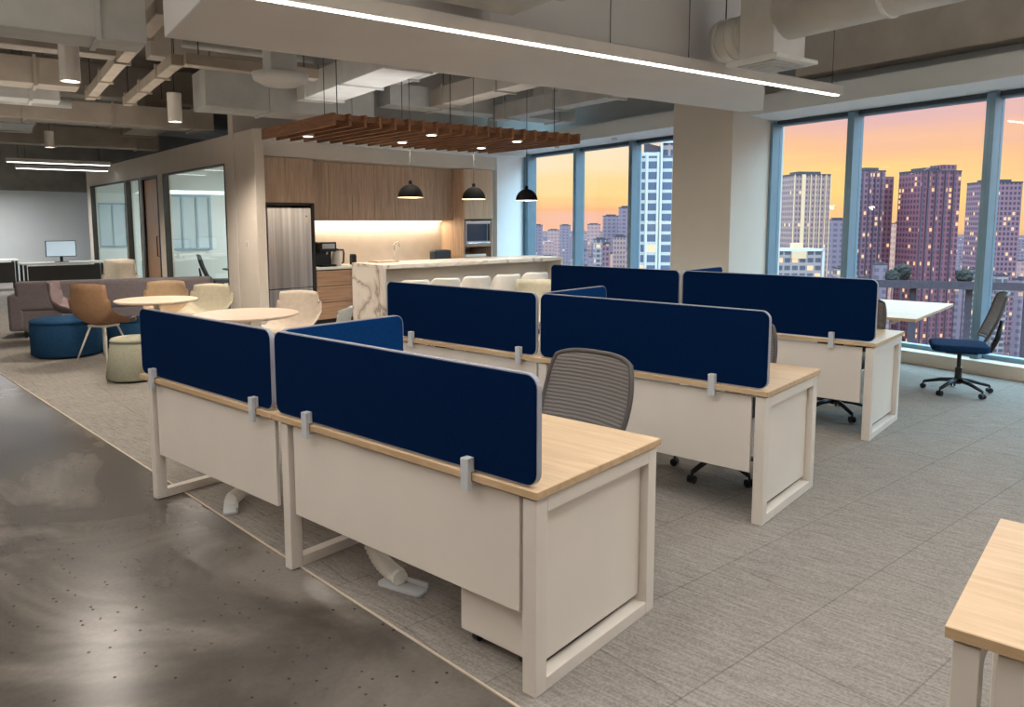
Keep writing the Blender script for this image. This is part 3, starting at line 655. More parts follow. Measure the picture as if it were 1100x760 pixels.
MB().box(u0+.03, TX0-.04, .603, .637, 1.648, 1.655).build('diffuser', 'cabinet_strip', t)
area('under_cabinet_glow', FK.w((u0+UX1)/2, .58, 1.64), UX1-u0, .06, 22, (1, .84, .60), (0, 0, R(kd)))
# base cabinets
bx = [u0, u0+.62, u0+1.25, u0+1.9, u0+2.6, TX0-.004]
for k in range(5):
    pos = ['beside the fridge', 'second from the fridge', 'under the sink', 'right of the sink', 'beside the tall oven unit'][k]
    t = place(empty('base_cabinet', label='brown wood base cabinet of three drawers ' + pos, cat='cabinet', group='kitchen base cabinets'), FK)
    MB().box(bx[k]+.001, bx[k+1]-.001, .03, .66, .08, CH-.04).build('carcass', 'panel_dark', t)
    MB().box(bx[k]+.02, bx[k+1]-.02, .07, .6, .004, .08).build('plinth', 'panel_dark', t)
    for z0, z1 in ((.085, .35), (.36, .615), (.625, .865)):
        MB().box(bx[k]+.004, bx[k+1]-.004, 0, .022, z0, z1).build('drawer', 'drawer_wood', t, bevel=.003)
t = place(MB().box(u0, TX0-.004, -.015, .66, CH-.038, CH).build('worktop', 'worktop_white', bevel=.004), FK)
tag(t, 'white worktop running along the kitchen back wall', 'worktop')
t = place(MB().box(u0, TX0-.004, .664, .679, CH, 1.66).build('backsplash', 'splash_stone'), FK)
tag(t, 'beige stone backsplash lit by the warm strip', 'backsplash')
# tall oven unit
t = place(empty('tall_cabinet', label='tall wooden oven unit at the right end of the kitchen', cat='cabinet'), FK)
z1_, z2_, z3_ = kz(515, 236), kz(515, 263), kz(515, 276)
MB().box(TX0, TX0+.03, 0, .66, .004, 2.61).box(TX1-.03, TX1, 0, .66, .004, 2.61).box(TX0+.03, TX1-.03, .6, .66, .004, 2.61).box(TX0+.03, TX1-.03, .02, .6, z1_, z1_+.03).box(TX0+.03, TX1-.03, .02, .6, z2_-.035, z2_).box(TX0+.03, TX1-.03, .02, .6, z3_-.03, z3_).build('carcass', 'kitchen_wood', t)
MB().box(TX0+.002, TX1-.002, -.02, -.001, z1_+.01, 2.61).build('upper_door', 'kitchen_wood_pale', t, bevel=.002)
MB().box(TX0+.002, TX1-.002, -.02, -.001, .1, z3_-.01).build('lower_door', 'kitchen_wood', t, bevel=.002)
mc = place(empty('microwave', label='steel microwave with dark blue window in the tall oven unit', cat='microwave'), FK)
ma, mb_ = TX0+.05, TX1-.05
MB().box(ma, mb_, .03, .5, z2_+.002, z1_-.03).build('body', 'panel_dark', mc, bevel=.004)
MB().box(ma, mb_, .0, .03, z2_+.002, z1_-.03).build('door', 'oven_steel', mc, bevel=.006)
MB().box(ma+.03, mb_-.10, -.008, .0, z2_+.07, z1_-.08).build('window', 'mirror_screen', mc, bevel=.003)
MB().box(mb_-.08, mb_-.02, -.006, .0, z2_+.07, z1_-.08).build('keypad', 'black_plastic', mc)
MB().tube([(ma+.04, -.03, z2_+.035), (mb_-.04, -.03, z2_+.035)], .009).build('handle', 'chrome', mc)
tr = place(MB().box(ma+.05, mb_-.06, .06, .4, z3_+.002, z3_+.022).box(ma+.05, mb_-.06, .06, .075, z3_+.022, z3_+.05).build('serving_tray', 'worktop_white', bevel=.004), FK)
tag(tr, 'white tray on the open shelf below the microwave', 'tray')
# things on the worktop
cm = place(empty('coffee_machine', label='black bean to cup coffee machine on the worktop beside the fridge', cat='coffee machine'), FK)
c0, c1 = kx(339, .25), kx(357, .25)
MB().box(c0, c1, .3, .56, CH, CH+.40).build('body', 'black_plastic', cm, bevel=.02)
MB().box(c0, c1, .14, .32, CH+.24, CH+.40).build('head', 'black_plastic', cm, bevel=.015)
MB().box(c0+.02, c1-.02, .12, .31, CH, CH+.03).build('drip_tray', 'black_matte', cm, bevel=.004)
MB().box(c0+.04, c1-.04, .132, .14, CH+.29, CH+.37).build('display', 'oven_steel', cm, bevel=.003)
MB().lathe([(.02, .20), (.02, .24)], ((c0+c1)/2, .2, CH), 14).build('spout', 'chrome', cm)
kt = place(empty('electric_kettle', label='black and white kettle standing right of the coffee machine', cat='kettle'), FK)
k0 = (kx(357, .2)+kx(369, .2))/2
MB().lathe([(.075, 0), (.08, .02), (.072, .16), (.06, .25)], (k0, .28, CH), 24).build('jug', 'steel_white', kt, smooth=True)
MB().lathe([(.062, .25), (.058, .275), (.02, .285), (0, .30)], (k0, .28, CH), 24, close=False).build('lid', 'black_plastic', kt, smooth=True)
MB().tube([(k0+.05, .28, CH+.26), (k0+.13, .28, CH+.26), (k0+.14, .28, CH+.2), (k0+.13, .28, CH+.05), (k0+.08, .28, CH+.04)], .016).build('handle', 'black_plastic', kt, smooth=True)
sc_ = place(empty('soap_canister', label='small black canister on the worktop left of the faucet', cat='canister'), FK)
s0 = kx(378, .35)
MB().box(s0-.045, s0+.045, .3, .39, CH, CH+.165).build('body', 'black_matte', sc_, bevel=.012)
MB().box(s0-.038, s0+.038, .307, .383, CH+.166, CH+.18).build('lid', 'black_plastic', sc_, bevel=.004)
fa = place(empty('kitchen_faucet', label='slim dark steel gooseneck faucet behind the island', cat='faucet'), FK)
f0 = kx(423, .45)
pts = [(f0, .45, CH), (f0, .45, CH+.30)]+[(f0+.05-.05*math.cos(R(a)), .45, CH+.30+.055*math.sin(R(a))) for a in range(15, 181, 15)]+[(f0+.1, .45, CH+.24)]
MB().tube(pts, .011, 12).build('spout', 'chrome', fa, smooth=True)
MB().lathe([(.028, 0), (.028, .012), (.016, .02)], (f0, .45, CH), 18).build('base', 'chrome', fa)
MB().tube([(f0-.01, .45, CH+.07), (f0-.06, .44, CH+.10)], .007, 8).build('lever', 'chrome', fa)
to = place(empty('toaster', label='dark steel toaster at the right end of the kitchen worktop', cat='toaster'), FK)
t0, t1 = kx(464, .3), kx(482, .3)
MB().box(t0, t1, .22, .40, CH+.012, CH+.2).build('body', 'mullion_dark', to, bevel=.03, seg=3)
for y in (.26, .33): MB().box(t0+.04, t1-.04, y, y+.03, CH+.199, CH+.203).build('slot', 'black_matte', to)
MB().box(t0+.02, t1-.02, .24, .38, CH, CH+.014).build('base', 'black_plastic', to)
MB().box(t0-.012, t0, .29, .33, CH+.1, CH+.125).build('lever', 'black_plastic', to)
# ------------------------------------------------------------------ island
i0, i1, i2 = at(411, 285, 1.15), at(605, 276, 1.15), at(372, 283, 1.15)
FI = Frame(i0.x, i0.y, math.degrees(math.atan2(i1.y-i0.y, i1.x-i0.x)))
IL = (i1-i0).length; ID = .68
isl = place(empty('kitchen_island', label='long marble waterfall island with bar height top', cat='kitchen island'), FI)
MB().box(0, IL, 0, ID, 1.10, 1.15).build('countertop', 'marble', isl, bevel=.004)
MB().box(0, .045, 0, ID, .004, 1.10).build('end_panel', 'marble', isl, bevel=.004)
MB().box(IL-.045, IL, 0, ID, .004, 1.10).build('end_panel', 'marble', isl, bevel=.004)
MB().box(.045, IL-.045, .32, .345, .09, 1.10).build('front_panel', 'wall_paint', isl)
MB().box(.045, IL-.045, .345, ID-.02, .09, 1.10).build('carcass', 'kitchen_wood', isl)
MB().box(.045, IL-.045, .36, ID-.06, .004, .09).build('plinth', 'panel_dark', isl)
bd = MB().box(-.16, .16, -.1, .1, 0, .018).build('serving_board', 'kitchen_wood', bevel=.004)
bd.location = FI.w(.34, .5, 1.151); bd.rotation_euler = (0, 0, R(-6))
tag(bd, 'thin wooden board lying on the left end of the marble island', 'board')
# bar stools
def make_stool():
    t = empty('bar_stool')
    def sh(u, v):       # wrap-around low back
        a = R(-100+200*u); rr_ = .205-.02*v
        zt = .74+(.045+.20*min(1, max(0, (R(97)-abs(a))/R(42)))**.55)*v
        return (rr_*math.sin(a), -rr_*math.cos(a)*.95-.03*v, zt)
    MB().grid(17, 6, sh).build('backrest', 'stool_white', t, smooth=True, thick=.022, sub=1)
    MB().lathe([(0, .715), (.17, .715), (.205, .735), (.20, .765), (.12, .775), (0, .775)], seg=28, close=False).build('seat', 'stool_white', t, smooth=True)
    for sx in (-1, 1):
        for sy in (-1, 1):
            MB().tube([(sx*.11, sy*.11, .72), (sx*.19, sy*.19, .004)], [.016, .012], 10).build('leg', 'stool_white', t, smooth=True)
    MB().tube([(.163, .163, .28), (-.163, .163, .28), (-.163, -.163, .28), (.163, -.163, .28)], .009, 8, closed=True).build('footrest', 'chrome', t)
    return t
st0 = make_stool()
for k, px in enumerate((442, 475, 508, 541, 571)):
    o = st0 if k == 0 else copy_tree(st0)
    q = FI.on(px, 280, -.14)
    o.location = FI.w(q.x, -.17, 0); o.rotation_euler = (0, 0, R(FI.deg-24))
    tag(o, ['white low back bar stool at the left end of the island', 'second white bar stool from the left end of the island', 'white bar stool in the middle of the row of five', 'fourth white bar stool from the left end of the island', 'white bar stool nearest the windows in the island row'][k], 'bar stool', 'white stools along the island')
# pendants
def make_pendant(top):
    t = empty('pendant_lamp')
    prof = [(.155*math.cos(R(a)), .155*math.sin(R(a))*1.05) for a in range(0, 86, 8)]+[(.02, .165)]
    MB().lathe(prof, seg=32, close=False).build('shade', 'pendant_black', t, smooth=True)
    pi = [(r_*.955, z_*.955-.001) for r_, z_ in prof]
    MB().lathe(pi, seg=32, close=False).build('shade_lining', 'pendant_inner', t, smooth=True)
    MB().lathe([(.148, 0), (.157, 0), (.157, .006), (.148, .006)], seg=32).build('rim', 'pendant_inner', t)
    MB().lathe([(.022, .16), (.022, .2), (.008, .21)], seg=14).build('socket_cap', 'pendant_black', t)
    MB().lathe([(0, .03), (.03, .04), (.042, .07), (.03, .1), (.015, .12)], seg=16, close=False).build('bulb', 'lamp_disc', t, smooth=True)
    MB().tube([(0, 0, .2), (0, 0, top)], .004, 6).build('cord', 'wire_dark', t)
    return t
pd = make_pendant(2.36)
for k, (px, py) in enumerate(((441, 214), (509, 214), (565, 215))):
    q = FI.on(px, py, ID*.5)
    o = pd if k == 0 else copy_tree(pd)
    wq = FC.loc(FI.w(q.x, ID*.5, q.z)); pit = (X1-X0)/(NS-1)
    off = (wq.x+SKEW*(wq.y-7.18)/1.77-X0+pit/2) % pit-pit/2                        # keep the cord clear of the nearest slat
    if abs(off) < .024: wq.x += (.024 if off >= 0 else -.024)-off
    o.location = FC.w(wq.x, wq.y, CEIL-2.36)
    tag(o, ['black dome pendant lamp in front of the wooden wall cabinets', 'black dome pendant lamp in front of the tall oven unit', 'black dome pendant lamp nearest the windows'][k], 'pendant lamp', 'dome pendants over the island')
    l = bpy.data.lights.new('pendant_bulb', 'POINT'); l.energy = 7; l.color = (1, .8, .55); l.shadow_soft_size = .04
    lo = bpy.data.objects.new('pendant_bulb', l); COL.objects.link(lo); lo.location = o.location+Vector((0, 0, -.02))
# small washers added in the window soffit, made up to brighten the kitchen end wall
for k, (a_, y_) in enumerate(((6.95, .42), (5.3, .42))):
    t = place(empty('soffit_spotlight', label=['small round spotlight in the window soffit by the kitchen corner', 'small round spotlight in the soffit over the middle left window'][k], cat='ceiling lamp'), FWN, a_, y_, HEAD+.018)
    MB().lathe([(.05, 0), (.05, .03), (.036, .03), (.036, 0)], seg=20).build('rim', 'steel_white', t)
    MB().lathe([(0, .004), (.036, .004)], seg=20, close=False).build('diffuser', 'lamp_disc', t)
    if k == 0:
        l = bpy.data.lights.new('soffit_spot', 'SPOT'); l.energy = 8; l.color = (.8, .95, 1); l.spot_size = R(150); l.spot_blend = .7; l.shadow_soft_size = .04
        lo = bpy.data.objects.new('soffit_spot', l); COL.objects.link(lo); lo.location = FWN.w(a_, y_, HEAD+.01); lo.rotation_euler = (R(40), 0, R(-10))
# light switch on the partition corner
q = FG.on(266, 263, 0)
sw = place(empty('light_switch', label='small white switch plate on the beige partition corner', cat='light switch'), FG)
MB().box(q.x-.06, q.x+.06, .0, .008, q.z-.06, q.z+.06).build('plate', 'steel_white', sw, bevel=.002)
MB().box(q.x-.02, q.x+.02, .008, .013, q.z-.035, q.z+.035).build('rocker', 'duct_grey', sw, bevel=.002)
# ================================================================== WORKSTATIONS
TOPZ = .75
def make_desk(name_label, L, D, right=True, left=True, legl=None, panel_in=(.07, .04), panel=True):
    """local: x = depth (0 front edge .. D), y = 0 (right end) .. L"""
    t = empty('office_desk', label=name_label, cat='desk')
    MB().box(0, D, 0, L, TOPZ-.028, TOPZ).build('tabletop', 'oak_top', t, bevel=.003)
    MB().box(-.002, 0.0005, .001, L-.001, TOPZ-.0265, TOPZ-.0015).box(0, D, -.002, .0005, TOPZ-.0265, TOPZ-.0015).build('edge_band', 'edge_oak', t)
    def frame(y0, w, full):
        zt = TOPZ-.038
        f = MB()
        f.box(.012, .075, y0, y0+w, .004, zt).box(D-.075, D-.012, y0, y0+w, .004, zt)
        f.box(.075, D-.075, y0, y0+w, zt-.055, zt).box(.075, D-.075, y0, y0+w, .004, .055)
        o = f.build('leg_frame', 'steel_white', t, bevel=.003)
        return o
    if right:
        frame(.012, .06, True)
        MB().box(.08, D-.08, .048, .066, .085, TOPZ-.094).build('end_panel', 'laminate_white', t, bevel=.002)
    if left:
        yl = L-.07 if legl is None else legl
        frame(yl, .055, False)
    MB().box(.05, D-.05, .2, .24, TOPZ-.066, TOPZ-.03).box(.05, D-.05, L-.26, L-.22, TOPZ-.066, TOPZ-.03).build('support_rail', 'steel_white', t)
    a = panel_in[0]+.03 if right else .02
    b = L-(panel_in[1]+(.06 if left else 0)) if legl is None else legl-.02
    if panel: MB().box(.03, .048, a, b, .28, TOPZ-.045).build('modesty_panel', 'laminate_white', t, bevel=.002)
    return t
def make_screen(L, H, clamps, label, cat='desk screen', fabric='navy_fabric'):
    """local: x thickness, y along, z up from the tabletop"""
    t = empty('privacy_screen', label=label, cat=cat)
    r = .045
    MB().prism(rrect(.008, L-.008, .010, H-.004, r), -.014, .014, 'x').build('fabric_panel', fabric, t, bevel=.004)
    o, i = rrect(.004, L-.004, .006, H, r+.006), rrect(.0085, L-.0085, .0105, H-.0045, r)
    n = len(o); tb = MB()
    vs = [(-.011, a, b) for a, b in o]+[(.011, a, b) for a, b in o]+[(-.011, a, b) for a, b in i]+[(.011, a, b) for a, b in i]
    fs = []
    for k in range(n):
        j = (k+1) % n
        fs += [(k, j, n+j, n+k), (2*n+k, 3*n+k, 3*n+j, 2*n+j), (k, 2*n+k, 2*n+j, j), (n+k, n+j, 3*n+j, 3*n+k)]
    tb.poly(vs, fs).build('edge_trim', 'screen_trim', t)
    for y in clamps:
        MB().box(-.050, -.031, y-.019, y+.019, -.062, .058).box(-.031, -.0145, y-.019, y+.019, .004, .058).box(-.031, .0, y-.019, y+.019, -.042, -.030).build('clamp', 'clamp_silver', t, bevel=.003)
    return t
ROWS = [(1.885, 0, .83, 1.50, 3.10, 4.52, .395), (3.835, 0, .83, 1.49, 3.06, 4.60, .430), (5.90, 0, .84, 1.50, 3.11, 4.55, .475)]
nm = ['front', 'middle', 'rear']
wh = ['nearest the camera', 'in the middle row', 'in the rear row by the windows']
for k, (X, _, D, YR, YM, YL, SH) in enumerate(ROWS):
    dx = .030
    # right-hand desk
    d = make_desk(['white and oak desk in the foreground with the open oak corner', 'white and oak desk at the right end of the middle row', 'white and oak desk at the right end of the rear row'][k], YM-YR-.002, D, True, True, None if k else YM-YR-.11)
    d.location = (X, YR, 0)
    s = make_screen(YM-YR-.02, SH, (.31, 1.30), ['large navy fabric screen along the front edge of the foreground desk', 'navy fabric screen on the right desk of the middle row', 'navy fabric screen on the right desk of the rear row'][k])
    s.location = (X+dx-.004, YR+.005, TOPZ); 
    d = make_desk(['white desk behind the foreground desk in the front row, next to the aisle', 'white desk at the left end of the middle row', 'white desk at the left end of the rear row'][k], YL-YM-.002, D, False, True, (YL-YM-.13) if k == 0 else None)
    d.location = (X, YM+.001, 0)
    s = make_screen(YL-YM-.015, SH, (.14, 1.22), ['navy fabric screen at the far left end of the front row', 'navy fabric screen at the left end of the middle row', 'navy fabric screen at the left end of the rear row'][k])
    s.location = (X+dx-.004, YM+.008, TOPZ)
    # divider between the two desks, square to the front screens
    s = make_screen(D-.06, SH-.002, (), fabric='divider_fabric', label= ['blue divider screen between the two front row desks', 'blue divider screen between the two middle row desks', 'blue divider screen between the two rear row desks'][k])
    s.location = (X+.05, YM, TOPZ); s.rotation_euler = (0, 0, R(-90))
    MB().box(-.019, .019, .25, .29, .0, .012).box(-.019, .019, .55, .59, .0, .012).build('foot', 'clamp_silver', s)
# task chairs
def make_task_chair(seatmat='black_matte'):
    t = empty('task_chair')
    for k in range(5):
        a = R(72*k+20); c_, s_ = math.cos(a), math.sin(a)
        lg = MB().tube([(c_*.03, s_*.03, .125), (c_*.14, s_*.14, .115), (c_*.29, s_*.29, .075)], [.024, .02, .014], 8).build('base_leg', 'base_black', t, smooth=True)
        cb = MB(); px_, py_ = c_*.295, s_*.295
        nx, ny = -s_, c_
        cb.tube([(px_-nx*.022, py_-ny*.022, .030), (px_-nx*.006, py_-ny*.006, .030)], .026, 14).tube([(px_+nx*.006, py_+ny*.006, .030), (px_+nx*.022, py_+ny*.022, .030)], .026, 14).tube([(px_, py_, .03), (px_, py_, .078)], .008, 8)
        cb.build('caster', 'base_black', lg)
    MB().lathe([(.03, .09), (.03, .25), (.018, .25), (.018, .40)], seg=16).build('gas_lift', 'base_black', t)
    MB().box(-.13, .15, -.09, .09, .39, .425).build('mechanism', 'base_black', t, bevel=.015)
    def seat(u, v):
        x, y = (u-.5)*.48, (v-.5)*.50
        return (x, y, .455-.02*math.cos(y*5)+.012*abs(y)*8*.3-(.03*max(0, -x-.16)*6))
    MB().prism(rrect(-.25, .23, -.25, .25, .09), .425, .49, 'z').build('seat', seatmat, t, bevel=.02, seg=3)
    H0, H1_ = .55, .985
    def back(u, v):
        z = H0+(H1_-H0)*v; w = .225+.05*math.sin(PI*min(1, v*.75+.15))
        y = (u-.5)*2*w
        if v > .8: z -= .03*((u-.5)*2)**4*((v-.8)/.2)
        x = .22+.14*v+.03*math.sin(PI*v)*0.6-.05*((u-.5)*2)**2
        return (x, y, z)
    MB().grid(13, 11, back).build('backrest', 'chair_mesh', t, smooth=True, thick=.012)
    n = 24; per = [back(i/n, 0) for i in range(n+1)]+[back(1, i/n) for i in range(1, n+1)]+[back(1-i/n, 1) for i in range(1, n+1)]+[back(0, 1-i/n) for i in range(1, n)]
    MB().tube(per, .013, 8, closed=True).build('back_frame', 'chair_frame', t, smooth=True)
    MB().tube([(.10, 0, .41), (.25, 0, .43), (.30, 0, .55), (.325, 0, .72)], [.03, .028, .024, .016], 10).build('back_support', 'base_black', t, smooth=True)
    return t
plain('chair_frame', (74, 70, 68), .5, var=.05)
tc0 = make_task_chair()
def chair(loc, rz, label, src=None):
    o = copy_tree(src or tc0); o.location = loc; o.rotation_euler = (0, 0, R(rz))
    return tag(o, label, 'office chair', 'mesh back task chairs')
tc0.location = (2.77, 2.13, .004); tc0.rotation_euler = (0, 0, R(-6)); tag(tc0, 'grey mesh back task chair at the foreground desk, facing it', 'office chair', 'mesh back task chairs')
chair((4.50, 2.06, .004), 8, 'task chair at the middle row desk, its black base showing under the white panel')
chair((6.57, 1.98, .004), -10, 'task chair at the rear row desk, one black base leg showing below')
# far desk and blue chair by the right windows
d = make_desk('pale desk by the window sill at the right, beyond the rear row', 1.5, 1.72, False, True, None, panel=False)
MB().box(.1, .15, .72, .77, .004, TOPZ-.038).box(1.57, 1.62, .72, .77, .004, TOPZ-.038).box(.15, 1.57, .72, .77, .004, .05).box(.15, 1.57, .72, .77, TOPZ-.09, TOPZ-.038).build('leg_frame', 'steel_white', d, bevel=.003)
d.location = (7.64, 1.61, 0)
bc = make_task_chair('seat_blue'); bc.location = (8.18, 1.33, .004); bc.rotation_euler = (0, 0, R(-75))
tag(bc, 'blue seated office chair by the right hand window desk', 'office chair')
# desk whose corner enters at the lower right
p = at(1015, 672, TOPZ)
d = make_desk('desk at the lower right corner, only its oak corner showing', 1.5, .8, True, True)
d.location = (p.x, p.y-1.5, 0)
# mobile pedestal
pe = empty('mobile_pedestal', (1.985, 1.62, 0.004), 0, 'white mobile drawer pedestal under the foreground desk', 'drawer unit')
MB().box(0, .42, 0.0, .34, .055, .55).build('body', 'laminate_white', pe, bevel=.008)
for z0, z1 in ((.07, .22), (.23, .38), (.39, .54)):
    MB().box(.42, .436, .004, .336, z0, z1).build('drawer', 'laminate_white', pe, bevel=.004)
for x in (.05, .37):
    for y in (.05, .29):
        MB().tube([(x, y-.012, .028), (x, y+.012, .028)], .024, 14).tube([(x, y, .028), (x, y, .056)], .008, 8).build('caster', 'base_black', pe)
# cable spines
def spine(p0, p1, label, base_ang):
    t = empty('cable_spine', (p0[0], p0[1], .004), 0, label, 'cable tidy')
    d = Vector((p1[0]-p0[0], p1[1]-p0[1], 0)); H = TOPZ-.06
    pts = []
    q0, q1, q2, q3 = Vector((0, 0, .045)), Vector((d.x*.7, d.y*.7, .035)), Vector((d.x*1.15, d.y*1.15, .03)), Vector((d.x*1.25, d.y*1.25, H))
    for i in range(25):
        u = i/24; pts.append(q0*(1-u)**3+q1*3*u*(1-u)**2+q2*3*u*u*(1-u)+q3*u**3)
    MB().tube(pts[1:], .014, 8).build('cable_core', 'copper_cord', t, smooth=True)
    MB().lathe([(0, .0), (.036, .0), (.036, .02), (0, .02)], seg=14, close=False).build('end_cap', 'cable_white', t).matrix_local = Matrix.Translation(pts[0]) @ (pts[1]-pts[0]).to_track_quat('Z', 'Y').to_matrix().to_4x4()
    for i in range(24):
        for f in (.5,):
            a = pts[i].lerp(pts[i+1], f); dd = (pts[i+1]-pts[i]).normalized()*.010
            MB().tube([a-dd, a+dd], [.025, .042], 12).build('vertebra', 'cable_white', t)
    b = MB().prism(rrect(-.13, .11, -.04, .04, .02), 0, .016, 'z').box(-.13, .11, -.04, -.028, .016, .04).build('base_plate', 'clamp_silver', t, bevel=.004)
    b.rotation_euler = (0, 0, base_ang)
    return t
spine((2.12, 2.47), (2.21, 2.83), 'white vertebra cable spine under the foreground desk', R(100))
spine((2.12, 3.95), (2.35, 4.10), 'white cable spine under the desk at the aisle end', R(60))
# ================================================================== LOUNGE
def round_table(cx, cy, r, label):
    t = empty('round_table', (cx, cy, 0), 0, label, 'table')
    MB().lathe([(0, .712), (r-.03, .712), (r, .727), (r, .74), (0, .74)], seg=48, close=False).build('tabletop', 'table_top', t)
    MB().lathe([(.035, .02), (.035, .712)], seg=20).build('column', 'stool_white', t, smooth=False)
    MB().lathe([(0, .004), (.28, .004), (.28, .016), (.05, .03), (0, .03)], seg=36, close=False).build('base', 'stool_white', t)
    return t
round_table(3.895, 6.79, .50, 'round pale table just behind the front row screens')
round_table(3.93, 8.84, .45, 'round pale table farther back beside the brown chair')
def make_shell(mat, legmat='steel_white', w=.27, hb=.88, seat_h=.44):
    t = empty('shell_chair')
    prof = [(-.24, seat_h-.02), (-.20, seat_h+.015), (-.05, seat_h), (.10, seat_h-.005), (.19, seat_h+.04), (.235, seat_h+.15), (.265, seat_h+.28), (.295, hb)]
    def f(u, v):
        s = v*(len(prof)-1); i = min(int(s), len(prof)-2); q = s-i
        x = prof[i][0]*(1-q)+prof[i+1][0]*q; z = prof[i][1]*(1-q)+prof[i+1][1]*q
        ww = w*(1-.18*max(0, v-.75)/.25-.10*max(0, .2-v)/.2)
        e = (u-.5)*2
        lift = .05+.10*math.sin(PI*min(1, max(0, (v-.25)/.6)))
        wrap = .09*max(0, (v-.55)/.45)
        zz = z+lift*abs(e)**2.5*(1 if v < .85 else .3)
        if v > .9: zz -= .03*abs(e)**3
        return (x-wrap*abs(e)**2, e*ww, zz)
    MB().grid(13, 22, f).build('seat_shell', mat, t, smooth=True, thick=.02)
    for sx in (-1, 1):
        for sy in (-1, 1):
            MB().tube([(sx*.10, sy*.10, seat_h-.03), (sx*.22, sy*.21, .004)], [.012, .009], 8).build('leg', legmat, t, smooth=True)
    MB().box(-.12, .12, -.12, .12, seat_h-.035, seat_h-.012).build('under_frame', legmat, t)
    return t
def shell(x, y, rz, mat, label, w=.27, hb=.88, g='upholstered shell chairs in the lounge'):
    o = make_shell(mat, w=w, hb=hb); o.location = (x, y, .004); o.rotation_euler = (0, 0, R(rz)); tag(o, label, 'chair', g); return o
shell(3.56, 9.44, 208, 'shell_brown', 'brown upholstered shell chair with thin metal legs beside the blue ottoman', .28, .93)
shell(3.75, 10.9, 150, 'shell_mauve', 'mauve grey shell chair behind the blue ottoman', .30, .86)
shell(4.45, 9.75, 62, 'shell_tan', 'tan shell chair on the far side of the farther round table', .27, .86)
shell(4.62, 9.1, 30, 'shell_pale', 'pale olive shell chair right of the farther round table', .30, .84)
shell(4.70, 7.25, 32, 'shell_beige', 'beige shell chair behind the nearer round table, in front of the fridge', .27, .86)
shell(4.42, 6.25, -50, 'shell_grey', 'light grey shell chair at the right of the nearer round table', .26, .80)
p = at(569, 300, .95)
shell(p.x, p.y, 20, 'shell_pale', 'cream shell chair peeking over the screens in front of the bar stools', .30, .93)
shell(5.35, 13.3, 75, 'shell_beige', 'beige high back chair behind the grey sofa', .28, 1.0)
def ottoman(x, y, r0, r1, h, mat, label):
    t = empty('ottoman', (x, y, .004), 0, label, 'ottoman')
    MB().lathe([(0, .02), (r0-.02, .02), (r0, .04), (r1, h-.06), (r1-.015, h-.045)], seg=36, close=False).build('body', mat, t, smooth=True)
    MB().lathe([(r1-.015, h-.045), (r1+.004, h-.035), (r1-.01, h-.01), (r1-.07, h+.004), (0, h+.012)], seg=36, close=False).build('seat_cushion', mat, t, smooth=True)
    MB().lathe([(0, 0), (r0-.05, 0), (r0-.05, .02), (0, .02)], seg=28, close=False).build('base', 'black_matte', t)
ottoman(3.40, 10.15, .40, .40, .46, 'pouf_blue', 'dark blue drum ottoman beside the brown shell chair')
ottoman(3.30, 8.02, .27, .22, .45, 'pouf_sage', 'sage green tapered ottoman by the front row desks')
ottoman(4.03, 9.92, .24, .24, .42, 'pouf_blue', 'smaller dark blue ottoman behind the brown shell chair')
sf = empty('sofa', (4.75, 11.9, .004), R(-24), 'long grey sofa in front of the glazed meeting rooms', 'sofa')
MB().box(-1.3, 1.3, -.40, .40, .10, .40).build('base', 'sofa_grey', sf, bevel=.03)
MB().box(-1.3, 1.3, -.42, -.22, .38, .80).build('backrest', 'sofa_grey', sf, bevel=.05, seg=3)
for x in (-.86, 0, .86): MB().box(x-.425, x+.425, -.22, .40, .40, .50).build('seat_cushion', 'sofa_grey', sf, bevel=.04, seg=3)
for s in (-1, 1): MB().box(s*1.3-.09, s*1.3+.09, -.42, .40, .10, .62).build('armrest', 'sofa_grey', sf, bevel=.04, seg=3)
for x in (-1.2, 1.2):
    for y in (-.34, .34): MB().tube([(x, y, 0), (x, y, .1)], .02, 10).build('foot', 'base_black', sf)
# black chair and table inside the meeting room
q = FG.on(228, 300, -.75)
o = chair(FG.w(q.x, -.85, .004), 0, 'black task chair inside the glazed meeting room near the corner'); o.rotation_euler = (0, 0, R(150))
for c_ in kids(o):
    if c_.name.startswith(('backrest', 'back_frame')):
        c_.data = c_.data.copy(); c_.data.materials[0] = MATS['black_matte']
mt_ = place(empty('meeting_table', label='dark topped meeting table inside the glazed room', cat='table'), FG, q.x-.75, -1.1)
MB().box(-.28, .28, -1.6, .3, .71, .74).build('tabletop', 'panel_dark', mt_, bevel=.004)
for y in (-1.3, .1): MB().tube([(0, y, .004), (0, y, .71)], .04, 12).build('pedestal_leg', 'base_black', mt_)
# desks of the open office beyond the partition end
for k, (a, y) in enumerate(((8.6, 1.2), (10.8, 2.6))):
    lb = ['white bench desk with dark monitor beyond the partition end', 'second white bench desk deeper in the open office'][k]
    t = place(empty('bench_desk', label=lb, cat='desk'), FG, a, y)
    MB().box(-.4, .4, -.8, .8, .71, .74).build('tabletop', 'worktop_white', t)
    for sx in (-.34, .34):
        for sy in (-.74, .74): MB().box(sx-.025, sx+.025, sy-.025, sy+.025, .004, .71).build('leg', 'base_black', t)
    MB().box(-.38, -.36, -.7, .7, .2, .68).build('back_panel', 'panel_dark', t)
    t = place(empty('monitor', label=['dark monitor on the nearer open office desk', 'dark monitor on the deeper open office desk'][k], cat='monitor'), FG, a, y, .74, 180)
    MB().box(-.02, .02, -.3, .3, .12, .48).build('case', 'black_plastic', t, bevel=.006)
    MB().box(.02, .022, -.285, .285, .135, .465).build('display', 'monitor_glow', t)
    MB().box(-.015, .015, -.03, .03, .01, .15).build('neck', 'black_plastic', t)
    MB().box(-.1, .1, -.13, .13, 0, .012).build('foot', 'black_plastic', t)
